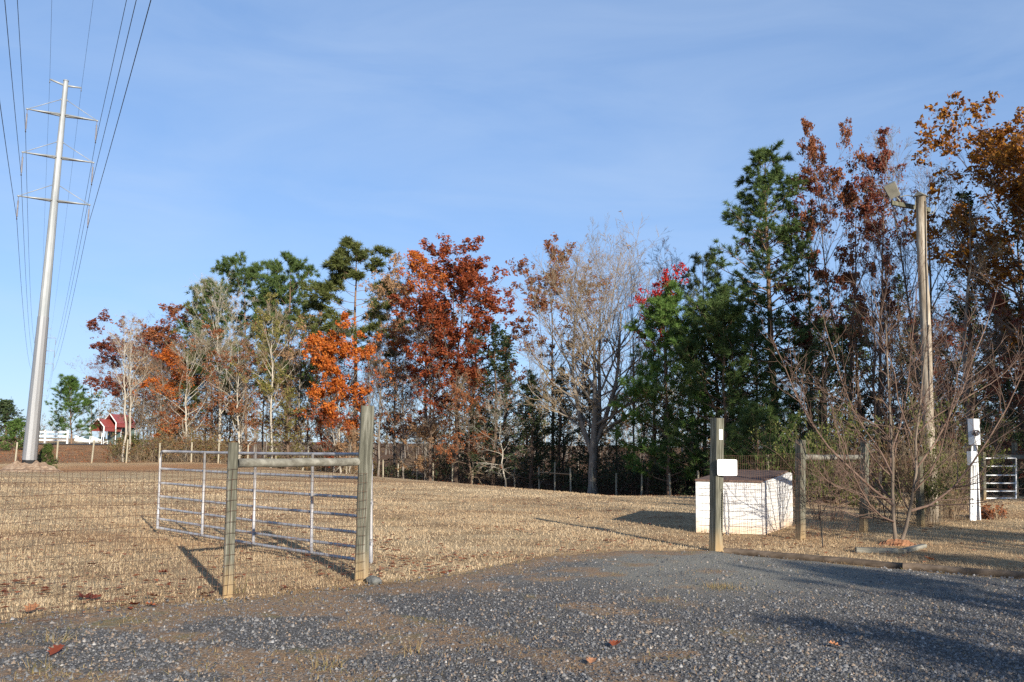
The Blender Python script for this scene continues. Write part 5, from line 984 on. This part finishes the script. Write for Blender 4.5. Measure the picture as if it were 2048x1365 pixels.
# undergrowth along the foot of the wood
def undergrowth(name, label, pxs, dY, Hm, n, leaf, bark, nl, lsize, seed, dens=1.0, dYs=5):
    q = np.random.default_rng(seed); px = q.uniform(pxs[0], pxs[1], n); Y = np.interp(px, ip, iy) + dY + q.random(n) ** 1.3 * dYs; x = (px - 1024) / FPX * Y * 1.003; z = h(x, Y); pos = np.stack([x, Y, z - .05], 1)
    d = np.stack([q.normal(0, .35, n), q.normal(0, .35, n), np.ones(n)], 1); Hh = Hm * q.uniform(.35, 1.25, n) * (.7 + .3 * np.sin(px * .021) + .25 * np.sin(px * .057)); P1 = run(q, pos, d, Hh, 5, .16, -.03); R1 = (.006 + .010 * q.random(n))[:, None] * np.linspace(1, .35, 5)[None]
    pt_ = Parts(); pt_.wood(P1, R1, 3, True); P2, R2 = branch(q, P1, R1, 6, .15, 1, 50, .5, 2, .16, 0, .6, rmin=.006); pt_.spikes(P2, R2)
    idx = q.integers(0, len(P2), nl); p, _ = along(P2, idx, q.random(nl)); k = clump(p, 1.4, seed) > -.3; pt_.leaf(*leaf_cards(q, p[k] + q.normal(0, lsize * .5, p[k].shape), lsize))
    me = mesh_np(name, np.concatenate(pt_.cv), pt_.cf, [BARK[bark], LEAF[leaf]], pt_.cm, {'rnd': np.concatenate(pt_.cr)}); tag(link(name, me), label, 'undergrowth', kind='stuff')
undergrowth('undergrowth', 'brown and olive undergrowth along the left foot of the woods', (235, 760), 1.0, 2.6, 1100, 'brush', 'twigpale', 22000, .14, 401)
undergrowth('undergrowth', 'tangled undergrowth coloured dark for shade along the middle foot of the woods', (740, 1420), 1.2, 2.4, 1300, 'cedar', 'brown', 20000, .15, 402, dYs=9)  # dark leaf colour stands in for the shade under the trees
undergrowth('undergrowth', 'dark evergreen undergrowth below the right-hand pines', (1180, 2150), 3.0, 2.6, 1100, 'cedar', 'brown', 26000, .16, 403, dYs=9)
undergrowth('undergrowth', 'reddish weeds on the bank under the power line', (-200, 300), .5, .45, 800, 'rust', 'twig', 6000, .09, 404, dYs=14)
def far_wood():
    q = np.random.default_rng(77); n = 470; px = q.uniform(-500, 2600, n); Y = q.uniform(150, 260, n); Y = np.where(px < 190, Y + 260, Y); x = (px - 1024) / FPX * Y; H = q.uniform(7, 13, n); pt_ = Parts(); z = h(x, Y)
    P = run(q, np.stack([x, Y, z - .3], 1), np.stack([q.normal(0, .06, n), q.normal(0, .06, n), np.ones(n)], 1), H, 6, .05, .02); pt_.wood(P, np.full((n, 1), .12) * np.linspace(1, .2, 6)[None], 4, True)
    P2, R2 = branch(q, P, np.full((n, 6), .07), 12, .25, 1, 55, .4, 2, .15, .05, .6, rmin=.03); pt_.spikes(P2, R2); idx = q.integers(0, len(P2), 22000); p, _ = along(P2, idx, q.random(22000)); pt_.leaf(*leaf_cards(q, p + q.normal(0, .4, p.shape), .6))
    me = mesh_np('distant_woodland', np.concatenate(pt_.cv), pt_.cf, [BARK['grey'], LEAF['brush']], pt_.cm, {'rnd': np.concatenate(pt_.cr)}); tag(link('distant_woodland', me), 'far grey-brown woodland closing the horizon behind the trees', 'woodland', kind='stuff')
far_wood()

# ------------------------------------------------------------------ bare sapling, brush and bed at the right
SY = 14.6; sb = gp(1795, 1090); sap = empty('bare_sapling', tuple(sb)); tag(sap, 'bare many-stemmed young tree on the lawn before the right fence', 'tree')
STEMS = [([(1793, 1096), (1789, 1045), (1786, 985), (1784, 920), (1781, 850), (1778, 780), (1776, 710), (1771, 640)], .030, 0, 0.2), ([(1799, 1096), (1811, 1055), (1823, 1005), (1830, 945), (1834, 880), (1842, 800), (1849, 725), (1858, 650)], .028, 0, -.2),
 ([(1822, 1022), (1862, 1008), (1905, 972), (1945, 925), (1982, 872), (2015, 812), (2046, 745), (2070, 690)], .019, 0, -.7), ([(1787, 1012), (1745, 975), (1698, 934), (1655, 893), (1622, 845), (1594, 792), (1570, 735), (1546, 680)], .020, 0, .5),
 ([(1788, 1044), (1764, 1034), (1738, 1010), (1716, 975), (1700, 935), (1688, 890), (1672, 850), (1660, 800)], .013, 0, -.5), ([(1831, 940), (1868, 890), (1896, 838), (1922, 780), (1946, 720), (1968, 660), (1985, 610), (1996, 570)], .014, 0, .9),
 ([(1785, 950), (1760, 905), (1730, 862), (1702, 815), (1680, 760), (1664, 705), (1650, 650), (1640, 600)], .013, 0, .9), ([(1784, 900), (1800, 850), (1812, 795), (1820, 740), (1826, 680), (1830, 630), (1835, 580), (1838, 540)], .012, 0, .6),
 ([(1833, 890), (1812, 850), (1796, 800), (1788, 750), (1770, 690), (1756, 640), (1748, 600), (1738, 560)], .011, 0, -.8), ([(1826, 985), (1858, 950), (1880, 900), (1893, 845), (1905, 790), (1917, 735), (1925, 690), (1935, 640)], .012, 0, -.5),
 ([(1787, 1000), (1748, 990), (1708, 985), (1672, 975), (1648, 958), (1628, 935), (1614, 910), (1604, 880)], .009, 0, -.3), ([(1787, 1044), (1752, 1037), (1715, 1032), (1688, 1024), (1664, 1015), (1648, 1008), (1638, 1000), (1630, 990)], .007, 0, .3),
 ([(1834, 870), (1862, 840), (1900, 815), (1940, 790), (1980, 770), (2010, 745), (2035, 720), (2055, 690)], .009, 0, .7), ([(1783, 880), (1752, 850), (1716, 830), (1684, 800), (1656, 790), (1628, 770), (1600, 760), (1580, 735)], .009, 0, .4)]
q = np.random.default_rng(501); PS = []; RS = []
for pts, r, y0, y1 in STEMS:
    PS.append(np.array([at(px, py, SY + y1 * i / 7) - sb for i, (px, py) in enumerate(pts)])); RS.append(r * 1.15 * np.linspace(1, .28, 8))
PS = np.array(PS); RS = np.array(RS); PS[:, 1:-1] += q.normal(0, .012, PS[:, 1:-1].shape)
for i, (P, Rr) in enumerate(zip(PS, RS)):
    m = MB(); m.tube(P, Rr, 7); m.build('trunk' if i < 2 else 'branch', BARK['twigsap'] if i < 2 else BARK['twig'], sap)
P2, R2 = branch(q, PS, RS, 16, .10, 1, 42, .36, 6, .09, .05, .5, rmin=.0042); P3, R3 = branch(q, P2, R2, 5, .1, 1, 38, .45, 4, .10, .05, .7, rmin=.0034)
v1, f1 = tubes(P2, R2, 4); v2, f2 = tubes(P3, R3, 3); o = link('twigs', mesh_np('twigs', np.concatenate([v1, v2]), [f1, f2 + len(v1)], BARK['twig'], smooth=[1, 1]), sap); o['kind'] = 'stuff'
bm = bmesh.new(); bmesh.ops.create_grid(bm, x_segments=24, y_segments=24, size=1)
for v in bm.verts:
    d = math.hypot(v.co.x, v.co.y); x, y = v.co.x * .42, v.co.y * .34; v.co = Vector((x, y, hz(sb[0] + x, sb[1] + y) - sb[2] - .03 + .11 * float(ss(1, .2, d)) + .02 * float(wob(x * 30, y * 30))))
me = bpy.data.meshes.new('mulch_mound'); bm.to_mesh(me); bm.free(); me.materials.append(M['mulch']); tag(link('mulch_mound', me, None, tuple(sb)), 'small red mulch mound at the foot of the bare sapling', kind='structure')
def board(a, b, w, t, label):
    a, b = gp(*a), gp(*b); d = b - a; m = MB(); m.box((0, 0, 0), (np.linalg.norm(d), w, t), 0); o = m.build('bed_board', M['rail'], None, tuple((a + b) / 2 + [0, 0, t / 2 + .005])); o.rotation_euler = (0, 0, math.atan2(d[1], d[0])); tag(o, label, 'board', 'boards round the sapling bed')
board((1712, 1106), (1795, 1108), .09, .075, 'grey board lying left of the bare sapling'); board((1802, 1109), (1848, 1096), .09, .06, 'short grey board lying right of the bare sapling')
def sh(label, px, Y, tpy, half, seed, **k):
    b, H, _ = fit(px, Y, px, tpy); plant('brush_shrub', label, 'shrub', shrub(seed, H, wpx(half, Y) * 2, **k), tuple(b), 0, 1, 'shrubs along the right fence', ('stem', 'crown'))
sh('green leaved brush left of the bare sapling, behind the fence', 1650, 19.5, 800, 85, 511, leaf='vine', leaves=8496, lsize=.075, clumps=-.1)
sh('twiggy brush directly behind the bare sapling', 1755, 19.8, 790, 80, 512, leaf='brush', leaves=2941, lsize=.07, stems=34)
sh('vine-covered brush around the foot of the lamp pole', 1850, 18.9, 800, 50, 513, leaf='vine', leaves=7843, lsize=.075, bark='twigpale', clumps=-.1, stems=44, spread=.25)
sh('pale tangled brush beside the meter pedestal', 1895, 20.4, 880, 34, 514, leaf='brush', leaves=700, lsize=.07, bark='twigpale', stems=60, spread=.2)
sh('green leaved brush above the meter boxes', 1915, 23, 790, 62, 515, leaf='vine', leaves=6862, lsize=.08, clumps=.0)
sh('dark brush right of the meter before the walk gate', 2015, 33, 780, 90, 516, leaf='green', leaves=4248, lsize=.09)
sh('low brown weeds at the foot of the meter pedestal', 1975, 20.5, 1010, 34, 517, leaf='rust', leaves=500, lsize=.07, stems=30)
sh('dull green brush behind the fence right of the shelter', 1590, 24, 860, 60, 518, leaf='green', leaves=6862, lsize=.085)
